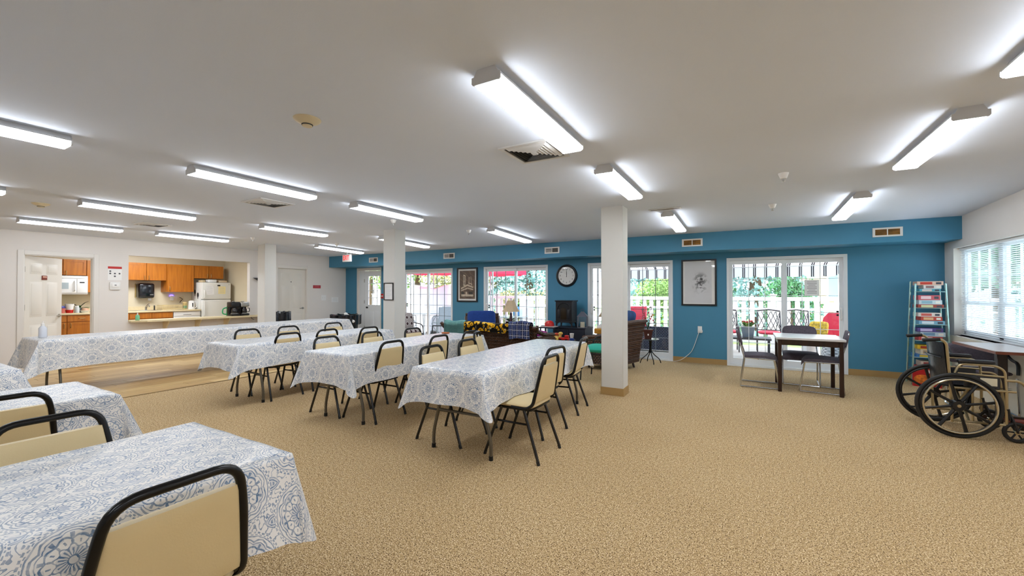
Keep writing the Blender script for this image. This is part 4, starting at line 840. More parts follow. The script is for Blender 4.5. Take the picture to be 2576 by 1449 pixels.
# ------------------------------------------------------------------ small dining table with three sled-base chairs
t = thing('side_table', 'small square dark wood table with white top near the patio door', 'table', (.735, 7.165, 0)); a, l = .385, .37
q = MB(); q.rbox(-a, a, -l, l, .722, .752, .004, 1); q.build('table_top', M('white_laminate', '#DCDCDD', .2), t); q = MB(); q.box(-a + .01, a - .01, -l + .01, l - .01, .715, .723); q.build('edge_band', DARKWOOD, t)
q = MB()
for s_ in ((-a + .03, a - .03, -l + .03, -l + .05), (-a + .03, a - .03, l - .05, l - .03), (-a + .03, -a + .05, -l + .05, l - .05), (a - .05, a - .03, -l + .05, l - .05)): q.box(*s_, .645, .718)
q.build('apron', DARKWOOD, t)
for sx in (-1, 1):
    for sy in (-1, 1): q = MB(); x, y = sx * (a - .045), sy * (l - .045); q.rbox(x - .023, x + .023, y - .023, y + .023, 0, .72, .004, 1); q.build('leg', DARKWOOD, t)
GREYF = M('grey_fabric', '#57505A', .9, nscale=45, namt=.2, bump=.3, bscale=220)
def make_sled():
    t = thing('sled_chair', '', 'chair', (0, 0, 0), 0, 'grey sled-base chairs'); w = .225
    side = []
    for sy in (-1, 1):
        q = MB(); q.tube(fillet([(-.295, sy * w * .85, .83), (-.27, sy * w * .9, .70), (-.19, sy * w, .43), (-.245, sy * w, .02), (-.24, sy * w, .011), (.24, sy * w, .011), (.245, sy * w, .02), (.185, sy * w, .41)], [0, .05, .05, .03, .03, .03, .03, 0], 5), .011, 10); q.build('side_frame', CHROME, t)
        q = MB(); q.cyl((-.19, sy * w, .425), (.19, sy * w, .415), .009, n=8); q.build('seat_rail', CHROME, t)
    q = MB(); q.cyl((.24, -w, .011), (.24, w, .011), .011, n=8); q.build('cross_bar', CHROME, t); q = MB(); q.cyl((-.02, -w, .415), (-.02, w, .415), .009, n=8); q.build('cross_bar', CHROME, t)
    def seat(u, v):
        x = -.205 + .43 * v; y = (2 * u - 1) * .222 * (1 - .12 * max(0, .25 - v) * 4 * .25); z = .463 + .014 * math.sin(PI * v) - (.05 * ((v - .86) / .14) ** 2 if v > .86 else 0) - .012 * abs(2 * u - 1) ** 4; return (x, y, z)
    q = MB(); q.surf(seat, 14, 16); V = list(q.v); n = len(V); q.add([(x, y, z - .045 + .012 * (abs(y) > .2)) for x, y, z in V], [tuple(reversed(f)) for f in list(q.f)], True)
    ring = [i for i in range(14)] + [14 * j + 13 for j in range(1, 16)] + [14 * 15 + i for i in range(12, -1, -1)] + [14 * j for j in range(14, 0, -1)]
    for i in range(len(ring)): q.f.append((ring[i], ring[(i + 1) % len(ring)], n + ring[(i + 1) % len(ring)], n + ring[i])); q.s.append(True)
    q.build('seat', GREYF, t)
    pts = []
    for k in range(28):
        an = 2 * PI * k / 28; c, s_ = math.cos(an), math.sin(an); pts.append((.225 * math.copysign(abs(c) ** .5, c), .135 * math.copysign(abs(s_) ** .6, s_)))
    q = MB(); R_ = Matrix.Translation((-.262, 0, .715)) @ Matrix.Rotation(-.21, 4, 'Y'); q.prism(pts, -.016, .02, 'yz', mat=R_, smooth=True); q.build('backrest', GREYF, t)
    return t
SD = make_sled()
for i, (x, y, r, lb) in enumerate(((.16, 7.13, 0, 'grey chrome sled chair at the left of the small table, seen side-on'), (.70, 7.62, -PI / 2 - .05, 'grey chrome sled chair behind the small table, facing us'), (.90, 7.15, PI - .12, 'grey chrome sled chair at the right of the small table'))):
    if i == 0: SD.location = (x, y, 0); SD.rotation_euler = (0, 0, r); SD['label'] = lb
    else: dup(SD, (x, y, 0), r, lb)

# ------------------------------------------------------------------ game rack in the corner
TEAL = M('rack_metal', '#A9CCC9', .25, .8); t = thing('game_rack', 'silver metal shelf rack of board games in the blue corner', 'shelf rack', (2.35, 8.44, 0))
SZ = [1.385, 1.145, .90, .662, .412, .165]
def halfw(z): return .162 + .05 * (1.5 - z) / 1.5
for sx in (-1, 1):
    for sy, zt in ((-1, 1.49), (1, 1.53)): q = MB(); q.cyl((sx * (halfw(0)), sy * .13, 0), (sx * halfw(zt), sy * (.11), zt), .0125, n=10); q.ball((sx * halfw(zt), sy * .11, zt), .014, 8, 6); q.build('post', TEAL, t)
for z in SZ:
    q = MB(); w = halfw(z); q.box(-w, w, -.115, .115, z - .012, z - .006); q.build('shelf', TEAL, t); q = MB(); q.cyl((-w, -.12, z - .006), (w, -.12, z - .006), .007, n=8); q.build('rail', TEAL, t); q = MB(); q.cyl((-w, .12, z + .06), (w, .12, z + .06), .005, n=8); q.build('rail', TEAL, t)
games = [(1.385, [(.23, .033, '#4FA3B5', '#D8C9C2', 'teal'), (.19, .04, '#D9D2CE', '#8B6A6A', 'grey and white'), (.29, .045, '#D9B5A2', '#C23B2E', 'peach and red')]),
 (1.145, [(.28, .04, '#A8463A', '#D9D9A8', 'brick red and cream'), (.25, .05, '#C7D6DD', '#8EB4C4', 'pale blue'), (.24, .055, '#C85C64', '#E8C9CC', 'rose')]),
 (.90, [(.28, .045, '#7FB2CC', '#DDE8EE', 'sky blue'), (.23, .045, '#C84A3A', '#E7B98A', 'red and orange'), (.25, .045, '#E8DAD2', '#D06058', 'white and red')]),
 (.662, [(.26, .05, '#B7433F', '#E9CFC8', 'dark red'), (.27, .05, '#B9CAD6', '#6F93B0', 'grey blue'), (.28, .045, '#5B4A8C', '#C9BBE0', 'purple')]),
 (.412, [(.29, .035, '#3F76B4', '#E3C53C', 'blue and yellow'), (.24, .06, '#D8CDB6', '#B09A78', 'beige'), (.28, .045, '#E1B92E', '#A33B22', 'yellow')]),
 (.165, [(.30, .09, '#B63A3A', '#E6D0C8', 'low red'), (.24, .06, '#C9B7A8', '#8F3A36', 'tan')])]
ORD = ['top', 'second', 'third', 'fourth', 'fifth', 'lowest']
for si, (z, bs) in enumerate(games):
    zz = z - .005
    for bi, (w, h, c1, c2, n) in enumerate(bs):
        w_ = min(w, 2 * halfw(z) - .05); x = 2.35 + rnd.uniform(-.02, .025); g = thing('board_game', '%s board game box on the %s shelf of the silver rack' % (n, ORD[si]), 'board game', (x, 8.44, zz), rnd.uniform(-.03, .03), 'board games on the rack')
        q = MB(); q.box(-w_ / 2, w_ / 2, -.11, .1, 0, h * 1.26); q.build('box', M('game' + c1, c1, .5), g)
        q = MB(); q.box(-w_ * .38, w_ * .08, -.1115, -.11, h * .25, h * 1.05); q.build('title_print', M('game' + c2, c2, .5), g); q = MB(); q.box(w_ * .22, w_ * .42, -.1115, -.11, h * .3, h * .95); q.build('side_print', M('game_dark%d' % (bi % 2), ('#4B4B55', '#E9E4DA')[bi % 2], .5), g); zz += h * 1.3
t = thing('board_game', 'large bright red game box standing on the floor before the rack', 'board game', (2.27, 8.22, 0), -.1, 'board games on the rack'); q = MB(); q.box(-.15, .15, -.03, .03, 0, .27); q.build('box', M('game_red', '#B5121B', .45), t); q = MB(); q.lathe([(.09, 0), (.0, .001)], 20, mat=Matrix.Translation((-.05, -.031, .11)) @ RM @ Matrix.Scale(.7, 4, (0, 1, 0))); q.build('cover_print', M('game_amber', '#C96A20', .5, nscale=20, namt=.6), t); q = MB(); q.box(.0, .13, -.0315, -.03, .2, .245); q.build('title_print', M('title_white', '#F0DAD6', .5), t)

# ------------------------------------------------------------------ wheelchair, facing +x
t = thing('wheelchair', 'black and gold folding wheelchair parked at the right edge', 'wheelchair', (1.73, 5.785, 0)); YN = -.295; GOLD = M('champagne_metal', '#B5A582', .28, .85); TYRE = M('tyre_black', '#141210', .6); MAGW = M('mag_black', '#0D0C0D', .4); VINK = M('black_vinyl', '#15161C', .3, bump=.15, bscale=30, coat=.2)
def wheel(y, side):
    q = MB(); c = [(.288 * math.cos(2 * PI * k / 48), y, .303 + .288 * math.sin(2 * PI * k / 48)) for k in range(48)]; q.tube(c, .0165, 10, closed=True); w = q.build('tyre', TYRE, t)
    q = MB(); c = [(.262 * math.cos(2 * PI * k / 48), y, .303 + .262 * math.sin(2 * PI * k / 48)) for k in range(48)]; q.tube(c, .012, 8, closed=True); q.build('wheel_rim', MAGW, w)
    q = MB(); c = [(.25 * math.cos(2 * PI * k / 48), y + side * .035, .303 + .25 * math.sin(2 * PI * k / 48)) for k in range(48)]; q.tube(c, .009, 8, closed=True); q.build('hand_rim', M('hand_rim', '#C9BFA8', .2, .9), w)
    for k in range(8):
        an = 2 * PI * k / 8 + .22; q = MB(); d_ = Vector((math.cos(an), 0, math.sin(an))); q.tube([Vector((0, y, .303)) + d_ * .03, Vector((0, y + side * .008, .303)) + d_ * .15, Vector((0, y, .303)) + d_ * .262], [.016, .012, .015], 6); q.build('spoke', MAGW, w)
    q = MB(); q.lathe([(.055, -.02), (.058, 0), (.045, .03), (0, .03)], 20, mat=Matrix.Translation((0, y, .303)) @ Matrix.Rotation(-side * PI / 2, 4, 'X')); q.build('hub', MAGW, w); q = MB(); q.lathe([(.016, .03), (.014, .036), (0, .037)], 14, mat=Matrix.Translation((0, y, .303)) @ Matrix.Rotation(-side * PI / 2, 4, 'X')); q.build('hub_cap', GOLD, w)
wheel(YN, -1); wheel(.295, 1)
for s_ in (-1, 1):
    y = s_ * .235
    q = MB(); q.tube(fillet([(-.215, y, .905), (-.09, y, .915), (-.055, y, .88), (-.03, y, .5), (-.02, y, .13)], .04), .0115, 8); q.build('back_post', GOLD, t)
    q = MB(); q.tube([(-.225, y, .90), (-.1, y, .914)], .0165, 10); q.build('push_grip', RUB, t)
    q = MB(); q.tube(fillet([(.0, y, .60), (.03, y, .69), (.27, y, .69), (.33, y, .65), (.34, y, .45)], .05), .0105, 8); q.tube([(.02, y, .6), (.33, y, .59)], .009, 8); q.build('arm_frame', GOLD, t)
    q = MB(); q.rbox(.02, .27, y - .025, y + .025, .70, .735, .014, 3); q.build('arm_pad', VINK, t)
    q = MB(); q.box(.06, .3, y - .004, y + .004, .48, .585); q.build('skirt_guard', VINK, t)
    q = MB(); q.box(.17, .28, y + (-.007 if s_ < 0 else .004), y + (-.004 if s_ < 0 else .007), .50, .57); q.build('care_label', M('label_cream', '#D8CDB0', .6), t)
    q = MB(); q.tube([(-.03, y, .46), (.4, y, .46)], .0115, 8); q.tube([(-.03, y, .15), (.34, y, .15)], .0115, 8); q.tube([(.34, y, .47), (.34, y, .12)], .0115, 8); q.tube([(.12, y, .15), (.12, y, .46)], .009, 8); q.build('side_rail', GOLD, t)
    q = MB(); q.tube([(-.08, y, .15), (-.2, y, .14)], .010, 8); q.build('tip_lever', RUB, t)
    q = MB(); q.tube(fillet([(.33, y, .56), (.43, y, .56), (.47, y, .50), (.50, y, .20), (.54, y, .13)], .04), .0115, 8); q.build('legrest_tube', GOLD, t)
    q = MB(); q.box(.50, .68, y - .075 * (s_ > 0) - .02, y + .075 * (s_ < 0) + .02, .10, .115); q.build('footplate', M('footplate_red', '#7A1712', .4), t)
    cq = MB(); cc = [(.40 + .078 * math.cos(2 * PI * k / 28), y, .095 + .078 * math.sin(2 * PI * k / 28)) for k in range(28)]; cq.tube(cc, .0165, 8, closed=True); cw = cq.build('caster_tyre', TYRE, t)
    for k in range(6): q = MB(); an = k * PI / 3; q.cyl((.40, y, .095), (.40 + .07 * math.cos(an), y, .095 + .07 * math.sin(an)), .007, n=6); q.build('spoke', MAGW, cw)
    q = MB(); q.cyl((.40, y - .018, .095), (.40, y + .018, .095), .018); q.build('hub', GOLD, cw); q = MB(); q.tube([(.36, y, .26), (.38, y - .028, .18), (.40, y - .028, .095)], .008, 6); q.tube([(.36, y, .26), (.38, y + .028, .18), (.40, y + .028, .095)], .008, 6); q.cyl((.345, y, .3), (.36, y, .2), .014); q.build('caster_fork', MAGW, t)
def sling(u, v):
    y = (2 * u - 1) * .225; z = .47 + .41 * v; return (-.04 - .035 * v - .03 * math.cos(PI * (u - .5)) , y, z)
q = MB(); q.surf(sling, 12, 10); V = list(q.v); F = list(q.f); q.add([(x + .014, y, z) for x, y, z in V], [tuple(reversed(f)) for f in F], True); q.build('back_sling', VINK, t)
q = MB(); q.tube([(-.085 - .028 * math.cos(PI * (u - .5)), (2 * u - 1) * .21, .735) for u in np.linspace(0, 1, 9)], .006, 6); q.build('pocket_hem', VINK, t)
q = MB(); q.surf(lambda u, v: (-.02 + .40 * v, (2 * u - 1) * .23, .487 - .035 * math.sin(PI * u)), 10, 8); V = list(q.v); F = list(q.f); q.add([(x, y, z - .014) for x, y, z in V], [tuple(reversed(f)) for f in F], True); q.build('seat_sling', VINK, t)
for a_, b_ in (((.1, -.22, .15), (.12, .22, .46)), ((.12, .22, .15), (.1, -.22, .46))): q = MB(); q.cyl(a_, b_, .011, n=8); q.build('cross_brace', GOLD, t)

# ------------------------------------------------------------------ pedestal table at the right window, armchair behind it
t = thing('pedestal_table', 'wood-edged table with pale top by the right window', 'table', (2.38, 6.485, 0)); q = MB(); q.rbox(-.215, .215, -.5, .5, .755, .779, .004, 1); q.build('table_top', M('table_pale', '#D3CBC6', .25, nscale=5, namt=.06), t)
q = MB()
for s_ in ((-.222, .222, -.507, -.5), (-.222, .222, .5, .507), (-.222, -.215, -.5, .5), (.215, .222, -.5, .5)): q.box(*s_, .752, .78)
q.build('edge_band', REDWOOD, t); q = MB(); q.box(-.19, .19, -.47, .47, .7795, .7802); q.build('inlay_panel', M('table_inlay', '#C6BDBB', .3), t)
q = MB(); q.rbox(-.04, .04, -.035, .035, .04, .755, .005, 1); q.build('pedestal', DARKWOOD, t); q = MB(); q.rbox(-.19, .19, -.03, .03, 0, .05, .01, 1); q.rbox(-.03, .03, -.42, .42, 0, .05, .01, 1); q.build('base', DARKWOOD, t); q = MB(); q.cyl((-.01, -.036, .55), (-.01, -.042, .55), .01); q.build('bolt', BRASS, t)
t = thing('arm_chair', 'grey chrome armchair with black loop arms behind the pale-top table', 'chair', (2.36, 6.9, 0), -PI / 2); w = .22
for sy in (-1, 1):
    q = MB(); q.tube(fillet([(-.24, sy * w, .73), (-.2, sy * w, .45), (-.25, sy * w, .011), (.25, sy * w, .011), (.2, sy * w, .42)], .05), .011, 8); q.build('side_frame', CHROME, t)
    q = MB(); q.tube(fillet([(-.22, sy * (w + .01), .72), (-.1, sy * (w + .015), .70), (.05, sy * (w + .015), .60), (.2, sy * (w + .01), .59), (.22, sy * w, .46)], .09, 6), .015, 8); q.build('arm_loop', BLACKP, t)
q = MB(); q.cushion(-.2, .22, -.21, .21, .43, .49, 6, 28, 9); q.build('seat', GREYF, t); q = MB(); q.cushion(-.12, .12, -.22, .22, -.03, .03, 6, 28, 9, mat=Matrix.Translation((-.225, 0, .63)) @ Matrix.Rotation(-.15 + PI / 2, 4, 'Y')); q.build('backrest', GREYF, t)
# venetian blind in the right window
t = thing('window_blind', 'white horizontal blind hanging in the right window', 'blind', (XR + .075, (WIN[0] + WIN[1]) / 2, WIN[2])); hw = (WIN[1] - WIN[0]) / 2 - .012; hz = WIN[3] - WIN[2]
q = MB(); q.rbox(-.02, .02, -hw, hw, hz - .045, hz - .005, .004, 1); q.build('head_rail', VINYL, t); q = MB(); q.rbox(-.014, .014, -hw, hw, .004, .022, .004, 1); q.build('bottom_rail', VINYL, t)
SLAT = M('slat_white', '#E4EBEF', .4); q = MB(); q.surf(lambda u, v: ((v - .5) * .022, (2 * u - 1) * hw, .003 * (1 - (2 * v - 1) ** 2)), 2, 4); s0 = None
for k in range(49):
    z = .036 + k * .0243
    if s0 is None: s0 = q.build('slat', SLAT, t, (0, 0, z), (0, math.radians(34), 0))
    else: inst(s0, 'slat', t, (0, 0, z), (0, math.radians(34), 0))
for y in (-.8, -.45, .15, .45, .85): q = MB(); q.box(-.013, -.0125, y - .002, y + .002, .02, hz - .04); q.build('ladder_cord', VINYL, t)
# ------------------------------------------------------------------ lounge by the patio doors
def wicker_mat(name, c0, c1, sc=1):
    m, nt, b = new_mat(name); tc, x, y, z = coords(nt); h = x + y
    k = 52 * sc; rowf = efloor(z * k * .62); su = efract(h * k * .35 + efract(rowf * .5)); sv = efract(z * k * .62)
    hump = E.op('SINE', su * PI) * E.op('SINE', sv * PI); r = nt.nodes.new('ShaderNodeValToRGB'); e = r.color_ramp.elements; e[0].position = .12; e[0].color = lin(c0); e[1].position = .85; e[1].color = lin(c1)
    nt.links.new(hump.k, r.inputs[0]); nt.links.new(r.outputs[0], b.inputs['Base Color']); b.inputs['Roughness'].default_value = .45
    bp = nt.nodes.new('ShaderNodeBump'); bp.inputs['Strength'].default_value = .9; bp.inputs['Distance'].default_value = .012; nt.links.new(hump.k, bp.inputs['Height']); nt.links.new(bp.outputs[0], b.inputs['Normal']); return m
WICK = wicker_mat('brown_wicker', '#140A06', '#6B4630'); NAVY = M('navy_fabric', '#1A3E86', .9, nscale=30, namt=.12, bump=.2, bscale=150)
def strands(t, fn, nu, nv, mat, r=.012, name='woven_strand'):
    """real woven horizontal strands over a surface fn(u,v)->(point, normal)"""
    for j in range(nv):
        q = MB(); P = []
        for i in range(nu * 2 + 1):
            u = i / (nu * 2); p, n = fn(u, (j + .5) / nv); s_ = 1 if (i // 1 + j) % 2 else -1; P.append(Vector(p) + Vector(n) * s_ * r * .7)
        q.tube(P, r, 5); q.build(name, mat, t)
WST = M('wicker_strand', '#4E3322', .4, nscale=18, namt=.45)
# sofa, its back to us
t = thing('wicker_sofa', 'brown wicker sofa seen from behind, draped with three blankets', 'sofa', (-4.03, 6.62, 0)); L = 1.0
q = MB(); q.prism([(-.36, .08), (.36, .08), (.36, .34), (-.36, .34)], -L + .02, L - .02, 'yz'); q.v = [(x, y, z) for x, y, z in q.v]; q.build('seat_base', WICK, t)
q = MB(); q.surf(lambda u, v: ((2 * u - 1) * (L - .04), -.36 - .05 * v + (.05 * max(0, v - .85) / .15), .08 + .68 * v), 12, 10); V = list(q.v); F = list(q.f); q.add([(x, y + .06, z) for x, y, z in V], [tuple(reversed(f)) for f in F], True); q.build('backrest', WICK, t)
strands(t, lambda u, v: (((2 * u - 1) * (L - .04), -.365 - .05 * v, .1 + .65 * v), (0, -1, 0)), 56, 24, WST, .0125)
for s_ in (-1, 1):
    q = MB(); q.prism([(-.36, .08), (.34, .08), (.34, .56), (.1, .60), (-.36, .62)], s_ * L - s_ * .1, s_ * L, 'yz'); q.build('arm', WICK, t)
    q = MB(); q.tube([(s_ * (L + .01), -.44, .80), (s_ * (L - .02), -.38, .72), (s_ * (L - .04), -.1, .64), (s_ * (L - .04), .34, .6)], [.03, .035, .035, .035], 10); q.build('arm_roll', WICK, t)
q = MB(); q.tube([(-L, -.42, .77), (L, -.42, .77)], .035, 10); q.build('top_roll', WST, t)
for s_ in (-1, 1):
    for y in (-.3, .3): q = MB(); q.cyl((s_ * .9, y, 0), (s_ * .9, y, .1), .03); q.build('leg', DARKWOOD, t)
q = MB(); q.cushion(-L + .12, -.01, -.28, .38, .34, .48); q.build('seat_cushion', NAVY, t); q = MB(); q.cushion(.01, L - .12, -.28, .38, .34, .48); q.build('seat_cushion', NAVY, t)
def drape(label, name, mat, x0, x1, ztop, zb, zf, y=6.20, seed=1, slope=0):
    """blanket hung over the sofa back: profile back-bottom, over the roll, down the front"""
    def fn(u, v):
        x = x0 + (x1 - x0) * u; w = .012 * math.sin(u * 23 + seed) * min(1, 1.4 - v); s_ = v * 3
        if s_ < 1: yy, zz = y - .075 - .012 * math.sin(9 * u + seed), zb + (ztop - zb) * s_ + .01 * math.sin(u * 9 + seed)
        elif s_ < 2: a = PI * (s_ - 1); yy, zz = y - .07 * math.cos(a), ztop + .035 * math.sin(a)
        else: yy, zz = y + .075 + .06 * (s_ - 2), ztop - (ztop - zf) * (s_ - 2)
        return (x + slope * (ztop - zz), yy + w * (v < .4) - .01, zz + .012 * math.sin(u * 7 + seed * 2))
    q = MB(); q.surf(fn, 40, 34); V = list(q.v); F = list(q.f); q.add([(a, b_ + .0, c - .008) for a, b_, c in V], [tuple(reversed(f)) for f in F], True); o = q.build(name, mat); return tag(o, label, 'blanket', 'blankets on the wicker sofa')
def plaid():
    m, nt, b = new_mat('plaid_wool'); tc, x, y, z = coords(nt); u = x; v = z
    s1 = efract(u * 10.5); s2 = efract(v * 10.5); c = emix(nt, (s1 < .45) * .6, lin('#1C2340'), lin('#5F6E9C')); c = emix(nt, (s2 < .45) * .5, c, lin('#46548A')); c = emix(nt, emax(band(s1 - .7, .03), band(s2 - .7, .03)), c, lin('#E3E3EA')); c = emix(nt, emax(band(s1 - .22, .02), band(s2 - .22, .02)), c, lin('#0D1020'))
    nt.links.new(c, b.inputs['Base Color']); b.inputs['Roughness'].default_value = .95; return m
def sunflower():
    m, nt, b = new_mat('sunflower_fleece'); tc, x, y, z = coords(nt); v = nt.nodes.new('ShaderNodeTexVoronoi'); v.inputs['Scale'].default_value = 13; nt.links.new(tc.outputs['Object'], v.inputs['Vector']); d = E(v.outputs['Distance']); n = enoise(nt, tc, 40, detail=3)
    c = emix(nt, (d + n * .35) < .62, lin('#120C06'), lin('#F0B616')); c = emix(nt, (d + n * .1) < .2, c, lin('#7A3D12')); c = emix(nt, (enoise(nt, tc, 17, detail=2) > .62) * .8, c, lin('#F6E9B8'))
    nt.links.new(c, b.inputs['Base Color']); b.inputs['Roughness'].default_value = .95; return m
drape('pale teal blanket over the left end of the wicker sofa', 'blanket', M('teal_knit', '#6FA5A2', .95, nscale=60, namt=.12, bump=.3, bscale=120), -4.92, -4.46, .815, .52, .6, seed=1)
drape('black and yellow sunflower blanket over the middle of the wicker sofa', 'blanket', sunflower(), -4.48, -3.52, .805, .69, .55, seed=3)
drape('navy plaid blanket over the right end of the wicker sofa', 'blanket', plaid(), -3.53, -3.13, .845, .60, .6, y=6.195, seed=5, slope=.06)
# wicker armchair with navy cushions behind the sofa
def wicker_chair(label, loc, rz):
    t = thing('wicker_armchair', label, 'armchair', loc, rz, 'wicker armchairs')
    q = MB(); q.box(-.33, .33, -.33, .33, .1, .36); q.build('seat_base', WICK, t)
    q = MB(); q.surf(lambda u, v: (-.31 - .12 * v - .10 * max(0, v - .7) ** 1.5, (2 * u - 1) * (.33 + .04 * v), .1 + .74 * v), 10, 12); V = list(q.v); F = list(q.f); q.add([(x - .05, y, z) for x, y, z in V], [tuple(reversed(f)) for f in F], True); q.build('backrest', WICK, t)
    strands(t, lambda u, v: ((-.365 - .12 * v - .10 * max(0, v - .7) ** 1.5, (2 * u - 1) * (.34 + .04 * v), .12 + .72 * v), (-1, 0, .1)), 24, 22, WST, .0125)
    q = MB(); q.tube([(-.45 - .05, (2 * u - 1) * .39, .85 + .01 * math.sin(PI * u)) for u in np.linspace(0, 1, 8)], .03, 10); q.build('top_roll', WST, t)
    for s_ in (-1, 1): q = MB(); q.prism([(-.36, .1), (.33, .1), (.33, .54), (-.1, .6), (-.4, .75)], s_ * .33, s_ * .40, 'xz'); q.build('arm', WICK, t); q = MB(); q.tube([(-.42, s_ * .38, .80), (-.2, s_ * .38, .64), (.1, s_ * .38, .58), (.34, s_ * .38, .55)], .035, 8); q.build('arm_roll', WST, t)
    for x in (-.28, .28):
        for y in (-.28, .28): q = MB(); q.cyl((x - .04 * (x < 0), y, 0), (x, y, .12), .018, .022); q.build('leg', DARKWOOD, t)
    q = MB(); q.cushion(-.3, .36, -.32, .32, .36, .5); q.build('seat_cushion', NAVY, t); return t
wicker_chair('wicker armchair with a navy back cushion behind the sofa', (-5.12, 7.78, 0), -.9)
q = MB(); q.cushion(-.24, .24, -.32, .32, -.09, .09, 7, 44, 13, mat=Matrix.Rotation(PI / 2, 4, 'Y')); o = q.build('cushion', NAVY, None, (-5.24, 7.86, .715), (0, -.22, -.9)); tag(o, 'large navy cushion on the wicker armchair behind the sofa', 'cushion')
wicker_chair('wicker armchair right of the right column, its back towards the small round table', (-2.17, 7.5, 0), PI - .25)
q = MB(); q.cushion(-.2, .2, -.30, .30, -.1, .1, 4, 32, 13, mat=Matrix.Rotation(PI / 2, 4, 'Y')); o = q.build('cushion', M('denim', '#2B4A78', .9, nscale=8, namt=.3, bump=.4, bscale=14), None, (-1.90, 7.46, .85), (0, .3, -.25)); tag(o, 'rumpled blue denim cushion on the wicker armchair right of the column', 'cushion')
def stripe_pillow():
    m, nt, b = new_mat('striped_pillow'); tc, x, y, z = coords(nt); s_ = efract(z * 14); n = enoise(nt, tc, 60); c = emix(nt, s_ < .35, lin('#4C5B3E'), lin('#B9B48E')); c = emix(nt, band(s_ - .6, .1) * (n > .5), c, lin('#16180F')); nt.links.new(c, b.inputs['Base Color']); b.inputs['Roughness'].default_value = .95; return m
q = MB(); q.cushion(-.22, .22, -.22, .22, -.07, .07, 5, 32, 13, mat=Matrix.Rotation(PI / 2, 4, 'Y')); o = q.build('throw_pillow', stripe_pillow(), None, (-2.05, 7.22, .66), (0, .35, -.3)); tag(o, 'green striped throw pillow on the wicker armchair right of the column', 'pillow')
# lamps
SHADE = M('lamp_shade', '#BCA585', .8, nscale=60, namt=.06); BRZ = M('lamp_bronze', '#5A4046', .4, .3)
def table_lamp(label, loc):
    t = thing('table_lamp', label, 'lamp', loc); q = MB(); q.lathe([(.09, 0), (.09, .015), (.05, .03), (.025, .05), (.02, .09), (.032, .15), (.036, .2), (.028, .26), (.022, .3), (.03, .31), (.012, .33), (.01, .36), (0, .36)], 18); q.build('base', BRZ, t)
    prof = [(.20, .36), (.165, .41), (.125, .48), (.098, .55), (.082, .60)]; q = MB(); q.lathe(prof, 8); q.f = q.f[:-2]; q.s = [False] * len(q.f)
    q.build('lamp_shade', SHADE, t); q = MB(); q.cyl((0, 0, .35), (0, 0, .63), .005); q.ball((0, 0, .635), .012, 8, 6); q.build('harp', BRZ, t); return t
t = thing('end_table', 'dark end table under the lamp behind the sofa', 'table', (-4.45, 7.82, 0)); q = MB(); q.lathe([(.25, .57), (.25, .595), (0, .595)], 24); q.build('table_top', DARKWOOD, t)
for k in range(4): q = MB(); a = PI / 4 + k * PI / 2; q.cyl((.2 * math.cos(a), .2 * math.sin(a), 0), (.18 * math.cos(a), .18 * math.sin(a), .57), .018); q.build('leg', DARKWOOD, t)
table_lamp('table lamp with a flared tan shade behind the sofa', (-4.45, 7.82, .595))
t = thing('end_table', 'low glass-topped side table hidden behind the right column', 'table', (-2.48, 8.32, 0)); q = MB(); q.lathe([(.26, .50), (.26, .515), (0, .515)], 24); q.build('table_top', M('glass_table', '#9FB6BE', .05, spec=.8), t)
for k in range(4): q = MB(); a = PI / 4 + k * PI / 2; q.cyl((.2 * math.cos(a), .2 * math.sin(a), 0), (.2 * math.cos(a), .2 * math.sin(a), .5), .012); q.build('leg', BLACKM, t)
table_lamp('second tan-shade lamp, half hidden by the right column', (-2.46, 8.32, .56 - .045))
# stool
t = thing('bar_stool', 'stool with a honey wood seat on dark legs beside the right column', 'stool', (-2.42, 7.9, 0)); HON = wood('honey_wood', '#B87A1C', '#D9992C', .4, 0)
q = MB(); q.lathe([(.17, .57), (.185, .58), (.185, .655), (.17, .668), (0, .668)], 12); q.build('seat', HON, t)
for k in range(4): q = MB(); a = PI / 4 + k * PI / 2; q.cyl((.17 * math.cos(a), .17 * math.sin(a), 0), (.12 * math.cos(a), .12 * math.sin(a), .575), .022); q.build('leg', REDWOOD, t)
q = MB(); q.tube([(.15 * math.cos(a), .15 * math.sin(a), .22) for a in np.linspace(0, 2 * PI, 13)[:-1]], .012, 6, closed=True); q.build('foot_ring', REDWOOD, t)
t = thing('paper_box', 'small white paper box on the honey wood stool', 'box', (-2.48, 7.88, .668)); q = MB(); q.rbox(-.06, .06, -.05, .05, 0, .05, .008); q.build('box', PAPER, t); q = MB(); q.prism([(-.05, .05), (.0, .09), (.05, .05)], -.01, .01, 'xz'); q.build('tissue', PAPER, t)
